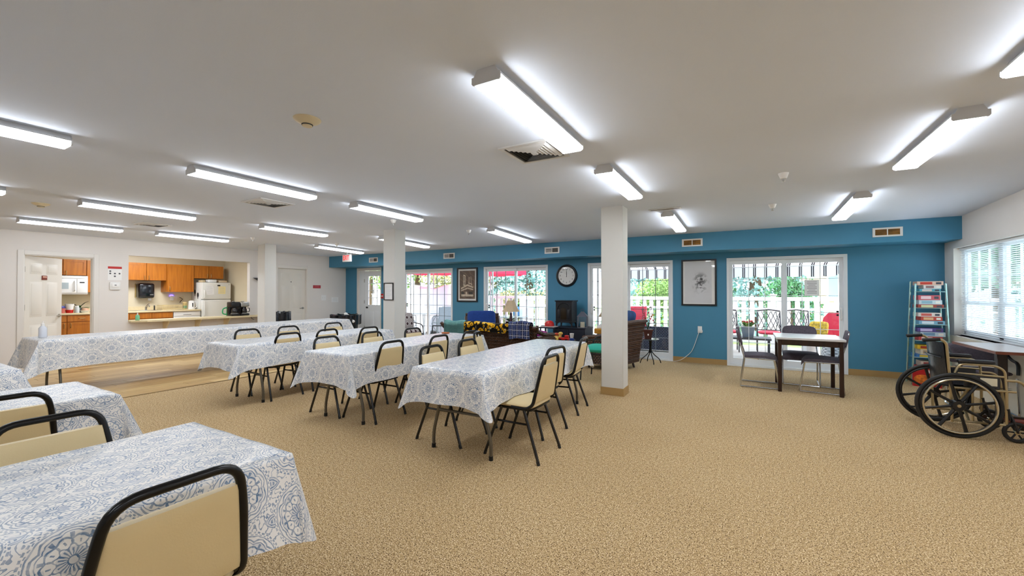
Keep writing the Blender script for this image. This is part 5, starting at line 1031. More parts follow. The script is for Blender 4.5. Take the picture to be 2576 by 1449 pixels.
# teal-cushioned metal armchair by the column, patterned one at the middle column
def metal_arm(label, loc, rz, seatm, back=False):
    t = thing('metal_armchair', label, 'armchair', loc, rz, 'metal armchairs'); w = .26
    for s_ in (-1, 1):
        q = MB(); q.tube(fillet([(-.28, s_ * w, 0), (-.24, s_ * w, .45), (-.30, s_ * w, .86)], .05), .011, 8); q.tube(fillet([(.24, s_ * w, 0), (.2, s_ * w, .63), (-.26, s_ * w, .66)], .12, 6), .011, 8); q.build('side_frame', M('iron_grey', '#2E3136', .35, .6), t)
    q = MB(); q.tube([(-.24, -w, .42), (-.24, w, .42), (.21, w, .42), (.21, -w, .42)], .010, 8, closed=True); q.build('seat_frame', M('iron_grey', '#2E3136', .35, .6), t); q = MB(); q.tube([(-.30, -w, .855), (-.30, w, .855)], .011, 8); q.build('back_rail', M('iron_grey', '#2E3136', .35, .6), t)
    q = MB(); q.cushion(-.25, .24, -.25, .25, .42, .54, 5, 28, 9); q.build('seat_cushion', seatm, t)
    if back: q = MB(); q.cushion(-.2, .2, -.24, .24, -.05, .05, 6, 32, 11, mat=Matrix.Translation((-.2, 0, .70)) @ Matrix.Rotation(-.18 + PI / 2, 4, 'Y')); q.build('back_cushion', seatm, t)
    return t
metal_arm('metal armchair with a bright teal cushion, half hidden by the right column', (-2.03, 6.45, 0), PI, M('teal_seat', '#2FB39A', .8))
def diamond():
    m, nt, b = new_mat('diamond_fabric'); tc, x, y, z = coords(nt); a = eabs(efract(y * 9) - .5) + eabs(efract(z * 7) - .5); c = emix(nt, a < .28, lin('#A39A98'), lin('#3A2226')); c = emix(nt, band(a - .36, .03), c, lin('#D8D3D0')); nt.links.new(c, b.inputs['Base Color']); b.inputs['Roughness'].default_value = .95; return m
metal_arm('metal armchair with a diamond-pattern cushion beside the middle column', (-6.74, 7.1, 0), -.3, diamond(), True)
metal_arm('empty metal armchair at the far end of the middle table', (-5.28, 6.45, 0), -1.2, M('grey_seat', '#8D9396', .8)).scale = (1, 1, .8)
# stove, cabinet, lantern
IRON = M('stove_iron', '#15161C', .45); t = thing('electric_stove', 'black fireplace stove with arched door against the blue wall', 'stove', (-3.42, 8.45, .62)); a, l = .185, .15
q = MB(); q.box(-a, a, -l, l, .12, .55); q.build('body', IRON, t); q = MB(); q.rbox(-a - .02, a + .02, -l - .02, l + .02, .55, .575, .006, 1); q.build('top_plate', IRON, t); q = MB(); q.rbox(-a - .01, a + .01, -l - .015, l, .10, .125, .005, 1); q.build('hearth_plate', IRON, t)
for s_ in (-1, 1):
    for y in (-l + .02, l - .02): q = MB(); q.prism([(s_ * (a - .07), .1), (s_ * a, .1), (s_ * (a + .005), 0), (s_ * (a - .02), 0), (s_ * (a - .03), .07)], y - .012, y + .012, 'xz'); q.build('leg', IRON, t)
arch = lambda r, z0, zc, n=10: [(-r, z0), (r, z0)] + [(r * math.cos(k * PI / n), zc + r * math.sin(k * PI / n)) for k in range(n + 1)]
q = MB(); q.prism(arch(.165, .15, .365), -l - .012, -l, 'xz'); dr = q.build('door', M('stove_dark', '#0B0B0E', .4), t)
for (x0, x1) in ((-.14, -.085), (.085, .14)): q = MB(); q.rbox(x0, x1, -l - .02, -l - .010, .19, .38, .006); q.build('door_panel', IRON, dr)
q = MB(); q.prism(arch(.065, .17, .36), -l - .018, -l - .010, 'xz'); q.build('flame_window', M('smoked_glass', '#2A2119', .12), dr); q = MB(); q.tube([(.15 * math.cos(k * PI / 10), -l - .014, .365 + .15 * math.sin(k * PI / 10)) for k in range(11)], .012, 6); q.build('arch_moulding', IRON, dr)
t = thing('low_cabinet', 'dark navy low cabinet carrying the black stove', 'cabinet', (-3.3, 8.52, 0)); NV = M('navy_wood', '#0E1526', .5); q = MB(); q.box(-.36, .36, -.24, .24, .02, .60); q.build('carcass', NV, t); q = MB(); q.rbox(-.38, .38, -.26, .25, .60, .62, .004, 1); q.build('cabinet_top', NV, t)
for s_ in (-1, 1): q = MB(); q.rbox(s_ * .18 - .165, s_ * .18 + .165, -.256, -.24, .05, .57, .004, 1); q.build('door', NV, t)
t = thing('candle_lantern', 'metal lantern with a candle beside the black stove', 'lantern', (-3.02, 8.36, .62), .3); LM = M('lantern_grey', '#6C6F7C', .35, .4); s_ = .095
q = MB(); q.box(-s_, s_, -s_, s_, 0, .012); q.build('base', LM, t); q = MB()
for x in (-1, 1):
    for y in (-1, 1): q.box(x * s_ - .007, x * s_ + .007, y * s_ - .007, y * s_ + .007, .01, .24)
q.build('posts', LM, t)['label'] = 'four slim corner posts'
q = MB(); q.add([(-s_ - .02, -s_ - .02, .24), (s_ + .02, -s_ - .02, .24), (s_ + .02, s_ + .02, .24), (-s_ - .02, s_ + .02, .24), (-.03, -.03, .34), (.03, -.03, .34), (.03, .03, .34), (-.03, .03, .34)], [(0, 3, 2, 1), (4, 5, 6, 7), (0, 1, 5, 4), (1, 2, 6, 5), (2, 3, 7, 6), (3, 0, 4, 7)]); q.build('roof', LM, t); q = MB(); q.tube([(.03 * math.cos(a), 0, .37 + .03 * math.sin(a)) for a in np.linspace(0, 2 * PI, 13)[:-1]], .004, 6, closed=True); q.build('ring', LM, t)
for k in range(4): q = MB(); q.box(-s_ + .008, s_ - .008, -s_ - .002, -s_ + .001, .014, .238, mat=Matrix.Rotation(k * PI / 2, 4, 'Z')); q.build('pane', GLASS, t)
q = MB(); q.lathe([(.045, .012), (.045, .12), (.04, .125), (0, .12)], 16); q.build('candle', M('candle_wax', '#E6DEC4', .6), t)
# toys and oddments on a low table behind the sofa
t = thing('toy_table', 'low dark table of toys in front of the black stove', 'table', (-3.45, 7.55, 0)); q = MB(); q.rbox(-.5, .5, -.26, .26, .40, .43, .006, 1); q.build('table_top', DARKWOOD, t)
for x in (-.44, .44):
    for y in (-.2, .2): q = MB(); q.rbox(x - .025, x + .025, y - .025, y + .025, 0, .40, .004, 1); q.build('leg', DARKWOOD, t)
def thing1(name, label, cat, mb, mat, loc, rot=None): o = mb.build(name, mat, None, loc, rot); tag(o, label, cat); return o
q = MB(); q.cushion(-.15, .15, -.1, .1, -.05, .05, 5, 32, 11, mat=Matrix.Rotation(PI / 2, 4, 'X')); thing1('throw_pillow', 'magenta throw pillow at the right end of the wicker sofa', 'pillow', q, M('magenta', '#8E1A72', .85), (-3.52, 7.36, .525), (.12, .12, 0))
t = thing('baseball_cap', 'red cap with a yellow patch propped left of the black stove', 'cap', (-3.62, 8.0, .66), 2.9); q = MB(); q.lathe([(.10, 0), (.098, .05), (.075, .095), (.03, .115), (0, .118)], 20); q.build('crown', RED, t); q = MB(); q.prism([(.06, -.085), (.13, -.08), (.2, -.03), (.2, .03), (.13, .08), (.06, .085)], -.004, .006, 'xy'); q.build('brim', BLACKP, t); q = MB(); q.rbox(.088, .104, -.035, .035, .03, .07, .004); q.build('patch', M('patch_yellow', '#E0A024', .6), t)
t = thing('book_stand', 'dark wooden stand with papers under the red cap', 'stand', (-3.62, 8.0, 0)); q = MB(); q.rbox(-.18, .18, -.15, .15, .62, .645, .004, 1); q.build('table_top', NV, t); q = MB(); q.box(-.15, .15, -.12, .12, .646, .659); q.build('paper_stack', M('paper_mixed', '#C8B9B6', .7), t)
for x in (-.15, .15):
    for y in (-.12, .12): q = MB(); q.cyl((x, y, 0), (x, y, .62), .015); q.build('leg', NV, t)
t = thing('wooden_box', 'small wooden box with an orange lid among the toys', 'box', (-3.28, 7.6, .43)); q = MB(); q.rbox(-.085, .085, -.06, .06, 0, .10, .006); q.build('box', M('box_wood', '#9A5A22', .5), t); q = MB(); q.rbox(-.05, .05, -.05, .05, .10, .135, .02); q.build('lid', M('orange_lid', '#C8481F', .4), t)
t = thing('toy_giraffe', 'floppy yellow plush animal lying among the toys', 'plush toy', (-3.22, 7.42, .43)); YP = M('plush_yellow', '#D9B65A', .9); q = MB(); q.ball((0, 0, .045), (.09, .045, .045)); q.tube([(.06, 0, .05), (.09, 0, .11), (.08, 0, .14)], [.028, .022, .025], 8); q.build('body', YP, t); q = MB(); q.ball((.1, 0, .15), (.045, .03, .03)); q.build('head', YP, t)
for k in range(4): q = MB(); q.tube([(-.05 + .035 * k, -.03, .05), (-.09 + .055 * k, -.09, .06 + .02 * (k % 2)), (-.1 + .06 * k, -.12, .03)], [.02, .016, .018], 6); q.build('limb', YP, t)
t = thing('toy_truck', 'red toy truck among the toys', 'toy', (-3.05, 7.42, .43)); q = MB(); q.rbox(-.1, .1, -.04, .04, .025, .075, .012); q.rbox(.02, .09, -.038, .038, .07, .12, .012); q.build('body', RED, t)
for x in (-.06, .06):
    for y in (-.04, .04): q = MB(); q.cyl((x, y - .008, .025), (x, y + .008, .025), .025); q.build('wheel', RUB, t)
t = thing('toy_figure', 'toy with a white top and blue base among the toys', 'toy', (-2.97, 7.62, .43)); q = MB(); q.lathe([(.05, 0), (.05, .03), (.02, .05), (0, .05)], 14); q.build('base', M('toy_blue', '#1E3F8A', .4), t); q = MB(); q.lathe([(.03, .05), (.042, .14), (0, .145)], 14); q.build('cup', WHITEP, t)
t = thing('toy_figure', 'round white and blue toy beside the orange-lid box', 'toy', (-3.45, 7.62, .43)); q = MB(); q.rbox(-.05, .05, -.04, .04, 0, .05, .01); q.build('base', WHITEP, t); q = MB(); q.ball((0, 0, .075), .038); q.build('dome', M('toy_blue', '#1E3F8A', .4), t)
q = MB(); q.rbox(-.12, .12, -.06, .06, 0, .03, .008); thing1('picture_book', 'dark picture book among the toys', 'book', q, M('book_dark', '#3B3842', .6, nscale=20, namt=.6), (-3.5, 7.4, .43))
t = thing('potted_plant', 'green trailing plant behind the navy cushion', 'plant', (-4.75, 8.3, 0)); q = MB(); q.cyl((0, 0, 0), (0, 0, .55), .16, .14, 16); q.build('stand', DARKWOOD, t); q = MB(); q.lathe([(.08, .55), (.11, .7), (.1, .7), (0, .68)], 16); q.build('pot', DARKWOOD, t)
for k in range(22): a = k * 2.4; leaf((0, 0, .7), (math.cos(a), math.sin(a), .3 + .9 * rnd.random()), .16 + .14 * rnd.random(), .035).build('leaf', LEAF if k % 3 else LEAFD, t)
# round side table with flowering plant
t = thing('side_table', 'small round table on three splayed legs right of the right column', 'table', (-1.63, 8.34, 0)); q = MB(); q.lathe([(.15, .45), (.16, .455), (.16, .468), (0, .468)], 28); q.build('table_top', M('stone_top', '#4F5B5C', .15), t); q = MB(); q.lathe([(.035, .2), (.022, .3), (.03, .42), (.06, .45), (0, .45)], 14); q.build('stem', BLACKM, t)
for k in range(4): q = MB(); a = .5 + k * PI / 2; c, s_ = math.cos(a), math.sin(a); q.tube(fillet([(.01 * c, .01 * s_, .25), (.06 * c, .06 * s_, .17), (.18 * c, .18 * s_, .07), (.20 * c, .20 * s_, 0)], .05), .0085, 8); q.build('leg', BLACKM, t)
t = thing('potted_plant', 'flowering plant in a brown square pot on the small round table', 'plant', (-1.68, 8.34, .468), .3); q = MB(); q.add([(-.06, -.06, 0), (.06, -.06, 0), (.06, .06, 0), (-.06, .06, 0), (-.085, -.085, .17), (.085, -.085, .17), (.085, .085, .17), (-.085, .085, .17)], [(0, 3, 2, 1), (4, 5, 6, 7), (0, 1, 5, 4), (1, 2, 6, 5), (2, 3, 7, 6), (3, 0, 4, 7)]); q.build('pot', M('pot_brown', '#4A2018', .5), t); q = MB(); q.rbox(-.095, .095, -.095, .095, .155, .185, .006); q.build('pot_rim', M('pot_brown', '#4A2018', .5), t)
q = MB(); q.box(-.012, .012, -.088, -.08, .07, .1); q.build('badge', WHITEP, t)
for k in range(7): q = MB(); a = k * 2.3; q.tube([(0, 0, .17), (.05 * math.cos(a), .05 * math.sin(a), .35), (.11 * math.cos(a), .11 * math.sin(a), .52 + .06 * (k % 3))], .004, 5); q.build('stem', LEAFD, t)
for k in range(60): a = k * 2.4; z = .2 + .42 * rnd.random(); r_ = .03 + .13 * rnd.random() * (z > .3); leaf((r_ * math.cos(a), r_ * math.sin(a), z), (math.cos(a), math.sin(a), .5), .07 + .05 * rnd.random(), .016, 3).build('leaf', LEAF if k % 2 else LEAFD, t)
for k in range(9): a = k * 1.9; q = MB(); q.ball((.1 * math.cos(a), .1 * math.sin(a) - .03, .36 + .035 * (k % 5)), .018, 7, 5); q.build('blossom', M(('blossom_pink', 'blossom_orange')[k % 2], ('#E0637A', '#D9843A')[k % 2], .6), t)
# sanitizer on the kitchen-side table, small book on the middle table
pot('sanitizer_bottle', 'clear sanitizer pump bottle on the near end of the kitchen-side table', 'bottle', -8.42, 1.79, .75, [(.038, 0), (.042, .01), (.041, .13), (.018, .16), (0, .16)], M('clear_gel', '#D9DCE4', .12), ([(.018, .16), (.018, .19), (.006, .195), (.006, .225), (0, .226)], WHITEP, 'pump'))
q = MB(); q.rbox(-.05, .05, -.035, .035, 0, .02, .004); thing1('napkin_box', 'small orange-brown box at the far end of the middle table', 'box', q, M('box_orange', '#B4622E', .6), (-3.95, 4.95, .75))
# ------------------------------------------------------------------ patio and garden outside
b = MB(); b.box(-16, 6, YW + .16, 12.6, -.12, -.02); struct(b.build('patio_deck', M('patio_concrete', '#A8A39C', .8, nscale=6, namt=.08)))
b = MB(); b.box(-70, 70, 12.6, 90, -.3, -.15); b.box(6, 70, -30, 12.6, -.3, -.15); struct(b.build('lawn', M('lawn_green', '#6F8F4E', .95, nscale=2, namt=.25)))
b = MB(); b.box(-70, 70, 22, 24.5, -.16, -.12); b.box(12, 14.5, -30, 22, -.16, -.12); struct(b.build('garden_path', M('path_pale', '#D8D4CE', .85, nscale=3, namt=.1)))
b = MB(); b.box(-70, -16, YW + .16, 12.6, -.3, -.15); struct(b.build('lawn_side', M('lawn_green', '#9DB374')))
VW = M('fence_white', '#F0F0EE', .5)
def railing(label, x0, y0, x1, y1, z1=1.25):
    d = Vector((x1 - x0, y1 - y0, 0)); L = d.length; t = thing('deck_railing', label, 'railing', (x0, y0, -.02), math.atan2(d.y, d.x), 'white deck railings')
    q = MB(); q.rbox(0, L, -.045, .045, z1 - .07, z1 + .02, .008, 1); q.build('top_rail', VW, t); q = MB(); q.box(0, L, -.025, .025, .95, 1.0); q.build('middle_rail', VW, t); q = MB(); q.box(0, L, -.025, .025, .12, .18); q.build('bottom_rail', VW, t)
    n = max(1, round(L / 2.0)); p0 = k0 = None
    for i in range(n + 1):
        if p0 is None: q = MB(); q.box(-.055, .055, -.055, .055, 0, z1 + .05); q.rbox(-.075, .075, -.075, .075, z1 + .05, z1 + .09, .01, 1); p0 = q.build('post', VW, t, (0, 0, 0))
        else: inst(p0, 'post', t, (L * i / n, 0, 0))
    m = int(L / .19)
    for i in range(m):
        x = (i + .5) * L / m
        if k0 is None: q = MB(); q.box(-.05, .05, -.012, .012, .18, z1 - .07); k0 = q.build('picket', VW, t, (x, 0, 0))
        else: inst(k0, 'picket', t, (x, 0, 0))
railing('white picket railing along the far side of the patio', -13.5, 12.2, 4.6, 12.2); railing('white picket railing running out from the house past the clock', -5.55, 10.4, -5.25, 12.1)
# striped awning over the right-hand patio doors
def translucent(m, col, k=.55):
    nt = m.node_tree; o = nt.nodes['Material Output']; tr = nt.nodes.new('ShaderNodeBsdfTranslucent'); mx = nt.nodes.new('ShaderNodeMixShader'); mx.inputs[0].default_value = k
    if isinstance(col, tuple): tr.inputs[0].default_value = col
    else: nt.links.new(col, tr.inputs[0])
    nt.links.new(nt.nodes['Principled BSDF'].outputs[0], mx.inputs[1]); nt.links.new(tr.outputs[0], mx.inputs[2]); nt.links.new(mx.outputs[0], o.inputs[0])
def awning_mat():
    m, nt, b = new_mat('awning_stripe'); tc, x, y, z = coords(nt); f = efract(x * 4.6); s_ = emax(band(f - .42, .045), band(f - .58, .045)); cc = emix(nt, s_, lin('#EDEBEC'), lin('#3A3A45')); nt.links.new(cc, b.inputs['Base Color']); b.inputs['Roughness'].default_value = .8; translucent(m, cc)
    b.inputs['Transmission Weight'].default_value = 0; return m
t = thing('awning', 'white striped awning with scalloped valance over the right patio doors', 'awning', (-.6, YW + .16, 2.62)); AW = awning_mat(); w = 2.9
q = MB(); q.add([(-w, 0, 0), (w, 0, 0), (w, 2.1, -.66), (-w, 2.1, -.66)], [(0, 1, 2, 3)]); q.add([(-w, 0, -.01), (w, 0, -.01), (w, 2.1, -.67), (-w, 2.1, -.67)], [(3, 2, 1, 0)]); q.build('canopy', AW, t)
pts = [(-w, 0), (w, 0)]; n = 19
for k in range(n):
    x1 = w - 2 * w * k / n; dx = 2 * w / n
    for a in np.linspace(0, PI, 7)[:-1]: pts.append((x1 - dx / 2 + dx / 2 * math.cos(a), -.20 - .055 * math.sin(a)))
pts.append((-w, -.2)); q = MB(); q.prism(pts, 2.1, 2.106, 'xz'); q.v = [(x, y, z - .66) for x, y, z in q.v]; q.build('valance', AW, t)
q = MB(); q.cyl((-w, 2.09, -.66), (w, 2.09, -.66), .02, n=8); q.build('front_bar', VW, t)
for s_ in (-1, 1): q = MB(); q.tube([(s_ * (w - .1), 0, -.6), (s_ * (w - .15), 1.1, -.5), (s_ * (w - .1), 2.08, -.66)], .02, 8); q.build('folding_arm', VW, t)
# red parasols
PR = M('parasol_red', '#D8365A', .85); translucent(PR, lin('#E0506E'), .3); POLE = M('pole_grey', '#B9BABB', .4, .5)
def parasol(label, x, y, r, zt, ze):
    t = thing('parasol', label, 'parasol', (x, y, -.02), .3, 'red parasols'); q = MB(); q.cyl((0, 0, 0), (0, 0, zt), .022); q.build('pole', POLE, t); q = MB(); q.lathe([(.25, 0), (.25, .05), (.06, .09), (0, .09)], 20); q.build('base', M('iron_grey', '#2E3136'), t)
    for k in range(8):
        a0, a1 = k * PI / 4, (k + 1) * PI / 4; q = MB(); A, B_ = (r * math.cos(a0), r * math.sin(a0), ze), (r * math.cos(a1), r * math.sin(a1), ze); m_ = ((A[0] + B_[0]) * .48, (A[1] + B_[1]) * .48, ze + .02)
        q.add([(0, 0, zt), A, m_, B_, (A[0] * 1.005, A[1] * 1.005, ze - .13), (m_[0] * 1.005, m_[1] * 1.005, ze - .11), (B_[0] * 1.005, B_[1] * 1.005, ze - .13)], [(0, 1, 2), (0, 2, 3), (1, 4, 5, 2), (2, 5, 6, 3)]); q.build('canopy_panel', PR, t); q = MB(); q.cyl((0, 0, zt - .02), (A[0] * .98, A[1] * .98, ze - .01), .008, n=6); q.build('rib', POLE, t)
parasol('red parasol seen through the patio door beside the middle column', -9.3, 11.0, 1.1, 2.55, 2.13); parasol('red parasol over the garden table outside the second patio door', -7.0, 11.0, 1.15, 2.5, 2.05)
# white covered furniture
t = thing('furniture_cover', 'white fitted cover over tall furniture outside, with three peaks', 'cover', (-9.55, 11.35, -.02)); CV = M('cover_white', '#E9E9EC', .8, bump=.3, bscale=6)
def fn(u, v):
    a = 2 * PI * u; c, s_ = math.cos(a), math.sin(a); x = .80 * math.copysign(abs(c) ** .4, c); y = .35 * math.copysign(abs(s_) ** .4, s_); pk = max(0, 1 - abs(abs(x) - .78) / .8) ** 1.5 * .22 + max(0, 1 - abs(x) / .35) * .10
    if v < .75: f = v / .75; return (x * (1.02 + .02 * math.sin(9 * a) * (1 - f)), y * (1.05 + .03 * math.sin(7 * a) * (1 - f)), 1.46 * f + pk * f)
    f = (v - .75) / .25; return (x * (1 - f), y * (1 - f), 1.46 + pk * (1 - f) + .04 * f)
q = MB(); q.surf(fn, 72, 16, closeu=True); q.build('fabric', CV, t)
# patio furniture
IRN = M('patio_iron', '#3E3E44', .45, .4); SLV = M('patio_silver', '#9EA7AB', .4, .5); MESHF = M('mesh_fabric', '#A9B6BE', .7, nscale=120, namt=.2); CUSR = M('cushion_red', '#C22B42', .8)
def patio_table(label, x, y, r, z, mat):
    t = thing('patio_table', label, 'table', (x, y, -.02), 0, 'round patio tables'); q = MB(); q.lathe([(r, z - .015), (r + .012, z), (r, z + .012), (0, z + .01)], 30); q.build('table_top', mat, t)
    for k in range(4): a = PI / 4 + k * PI / 2; c, s_ = math.cos(a), math.sin(a); q = MB(); q.tube([(r * .85 * c, r * .85 * s_, 0), (r * .45 * c, r * .45 * s_, z * .5), (r * .8 * c, r * .8 * s_, z - .01)], .012, 6); q.build('leg', SLV, t)
def mesh_chair(label, x, y, rz):
    t = thing('patio_chair', label, 'chair', (x, y, -.02), rz, 'mesh patio chairs')
    for s_ in (-1, 1): q = MB(); q.tube(fillet([(.24, s_ * .27, 0), (.22, s_ * .27, .62), (-.2, s_ * .27, .64), (-.26, s_ * .27, 0)], .06), .013, 8); q.tube([(.22, s_ * .24, .42), (-.18, s_ * .24, .40), (-.3, s_ * .24, .95)], .013, 8); q.build('side_frame', SLV, t)
    q = MB(); q.surf(lambda u, v: ((.22 - .4 * v * 2, (2 * u - 1) * .24, .42 - .02 * v * 2) if v < .5 else (-.18 - .12 * (v * 2 - 1), (2 * u - 1) * .24, .40 + .55 * (v * 2 - 1))), 6, 12); q.build('sling', MESHF, t)
patio_table('round garden table outside the patio door beside the middle column', -9.15, 10.35, .55, .72, M('glass_table', '#9FB6BE')); mesh_chair('mesh patio chair left of the round garden table', -9.85, 10.25, .2); mesh_chair('mesh patio chair right of the round garden table', -8.45, 10.5, PI - .3); mesh_chair('mesh patio chair nearest the glass of the first patio door', -7.95, 10.0, PI - .8)
patio_table('round garden table outside the second patio door', -6.0, 10.5, .55, .70, M('glass_table', '#9FB6BE')); mesh_chair('mesh patio chair outside the second patio door', -6.6, 10.1, .5)
def planter(label, x, y, z, w, h, mat, ph, flowers=None, n=26):
    t = thing('planter', label, 'planter', (x, y, z)); q = MB(); a, c = w * .38, w * .5; q.add([(-a, -a, 0), (a, -a, 0), (a, a, 0), (-a, a, 0), (-c, -c, h), (c, -c, h), (c, c, h), (-c, c, h)], [(0, 3, 2, 1), (4, 5, 6, 7), (0, 1, 5, 4), (1, 2, 6, 5), (2, 3, 7, 6), (3, 0, 4, 7)]); q.build('pot', mat, t)
    for k in range(n): an = k * 2.4; leaf((c * .5 * math.cos(an), c * .5 * math.sin(an), h), (math.cos(an), math.sin(an), .6 + 1.3 * rnd.random()), ph * (.5 + .5 * rnd.random()), .03, 3).build('leaf', LEAFL if k % 2 else LEAF, t)
    if flowers:
        for k in range(8): an = k * 1.7; q = MB(); q.ball((c * .7 * math.cos(an), c * .7 * math.sin(an), h + ph * (.3 + .05 * (k % 4))), .025, 6, 5); q.build('blossom', flowers, t)
LEAFL = M('leaf_light', '#7FA83C', .5, nscale=12, namt=.3)
planter('blue square planter with a light green plant on the garden table', -5.75, 10.5, .70, .23, .27, M('planter_blue', '#4C8FC4', .5), .28); planter('grey planter with red flowers on a low table outside the rightmost patio door', .02, 10.2, .42, .26, .22, M('planter_grey', '#7A828C', .5), .26, M('blossom_red', '#C8323A', .6))
t = thing('patio_table', 'low dark table carrying the grey planter outside', 'table', (.02, 10.2, -.02)); q = MB(); q.rbox(-.42, .42, -.25, .25, .40, .438, .006, 1); q.build('table_top', IRN, t)
for x in (-.38, .38):
    for y in (-.2, .2): q = MB(); q.cyl((x, y, 0), (x, y, .4), .016, n=8); q.build('leg', IRN, t)
def lattice_chair(label, x, y, rz):
    t = thing('lattice_chair', label, 'chair', (x, y, -.02), rz, 'iron lattice chairs'); w = .24
    for s_ in (-1, 1): q = MB(); q.tube(fillet([(-.22, s_ * w, 0), (-.2, s_ * w, .42), (-.3, s_ * w * .95, .95)], .06), .014, 8); q.tube(fillet([(.24, s_ * w, 0), (.22, s_ * w, .6), (-.22, s_ * w, .64)], .08), .014, 8); q.build('side_frame', IRN, t)
    q = MB(); q.tube([(-.3, -w * .95, .95), (-.31, 0, .98), (-.3, w * .95, .95)], .016, 8); q.tube([(-.22, -w, .5), (-.22, w, .5)], .012, 8); q.build('back_rail', IRN, t)
    for k in range(5):
        y0 = -w + .096 * k
        for s_ in (0, 1): q = MB(); ya, yb = (y0, y0 + .19) if s_ == 0 else (y0 + .19, y0); ya, yb = max(-w, min(w, ya)), max(-w, min(w, yb)); q.tube([(-.222, ya, .5), (-.255 - .01, (ya + yb) / 2, .72), (-.298, yb, .94)], .008, 6); q.build('lattice_bar', IRN, t)
    q = MB(); q.cushion(-.22, .24, -.23, .23, .42, .5, 5, 24, 9); q.build('seat_cushion', CUSR, t); return t
lattice_chair('dark iron lattice chair outside the rightmost patio door, left one', -.42, 11.2, -PI / 2 + .1); lattice_chair('dark iron lattice chair outside the rightmost patio door, middle one', .45, 11.3, -PI / 2); lattice_chair('dark iron lattice chair beside the red lounge chair outside', 1.02, 11.55, -PI / 2)
t = thing('lounge_chair', 'red high-backed lounge chair outside the rightmost patio door', 'chair', (1.5, 10.85, -.02), -PI / 2 - .5); q = MB(); q.prism([(-.32, .3), (.32, .3), (.25, .85), (.16, .98), (-.16, .98), (-.25, .85)], -.04, .04, 'yz', mat=Matrix.Translation((-.22, 0, 0)) @ Matrix.Rotation(-.25, 4, 'Y')); q.build('backrest', CUSR, t); q = MB(); q.cushion(-.25, .32, -.28, .28, .3, .44); q.build('seat_cushion', CUSR, t)
for s_ in (-1, 1): q = MB(); q.cushion(-.3, .32, s_ * .34 - .07, s_ * .34 + .07, .25, .62, 4, 24, 9); q.build('arm', CUSR, t); q = MB(); q.box(-.3, .3, s_ * .34 - .05, s_ * .34 + .05, 0, .27); q.build('side_panel', WHITEP, t)
q = MB(); q.cushion(-.15, .15, -.17, .17, -.05, .05, 5, 28, 9, mat=Matrix.Rotation(PI / 2, 4, 'Y')); thing1('throw_pillow', 'yellow floral pillow on the red lounge chair outside', 'pillow', q, M('floral_yellow', '#C9A63A', .9, nscale=22, namt=.6), (1.30, 10.66, .62), (0, -.3, -PI / 2 - .4))
WG = wicker_mat('grey_wicker', '#6F737A', '#D5D7DA'); t = thing('wicker_ottoman', 'pale grey wicker seat with a red cushion outside the rightmost patio door', 'seat', (1.62, 10.1, -.02)); q = MB(); q.surf(lambda u, v: ((.36 - .03 * v) * math.cos(2 * PI * u), (.36 - .03 * v) * math.sin(2 * PI * u), .02 + (.5 + .18 * max(0, math.cos(2 * PI * u))) * v), 32, 9, closeu=True); q.build('shell', WG, t); q = MB(); q.lathe([(.32, .36), (.34, .42), (.3, .48), (0, .5)], 26); q.build('seat_cushion', CUSR, t)
t = thing('patio_loveseat', 'navy wicker loveseat with red cushions outside the patio door right of the column', 'sofa', (-2.0, 10.1, -.02)); WN = wicker_mat('navy_wicker', '#14161E', '#4A5068'); q = MB(); q.box(-.62, .62, -.35, .35, .1, .36); q.build('seat_base', WN, t); q = MB(); q.box(-.62, .62, -.42, -.34, .1, .62); q.build('backrest', WN, t)
for s_ in (-1, 1): q = MB(); q.rbox(s_ * .66 - .07, s_ * .66 + .07, -.42, .36, .08, .56, .03); q.build('arm', WN, t)
for s_ in (-1, 1): q = MB(); q.cushion(s_ * .3 - .28, s_ * .3 + .28, -.3, .34, .36, .5); q.build('seat_cushion', CUSR, t)
for x in (-.55, .55):
    for y in (-.3, .3): q = MB(); q.box(x - .03, x + .03, y - .03, y + .03, 0, .1); q.build('leg', IRN, t)
t = thing('lounge_chair', 'red high-backed chair behind the navy loveseat outside', 'chair', (-2.58, 11.1, -.02), -PI / 2); q = MB(); q.rbox(-.06, .04, -.24, .24, .4, 1.02, .03, 2, mat=Matrix.Translation((-.25, 0, 0)) @ Matrix.Rotation(-.15, 4, 'Y')); q.build('backrest', CUSR, t); q = MB(); q.rbox(-.3, .3, -.27, .27, .3, .42, .03); q.build('seat_cushion', CUSR, t); q = MB(); q.box(-.28, .28, -.25, .25, 0, .3); q.build('base', IRN, t)
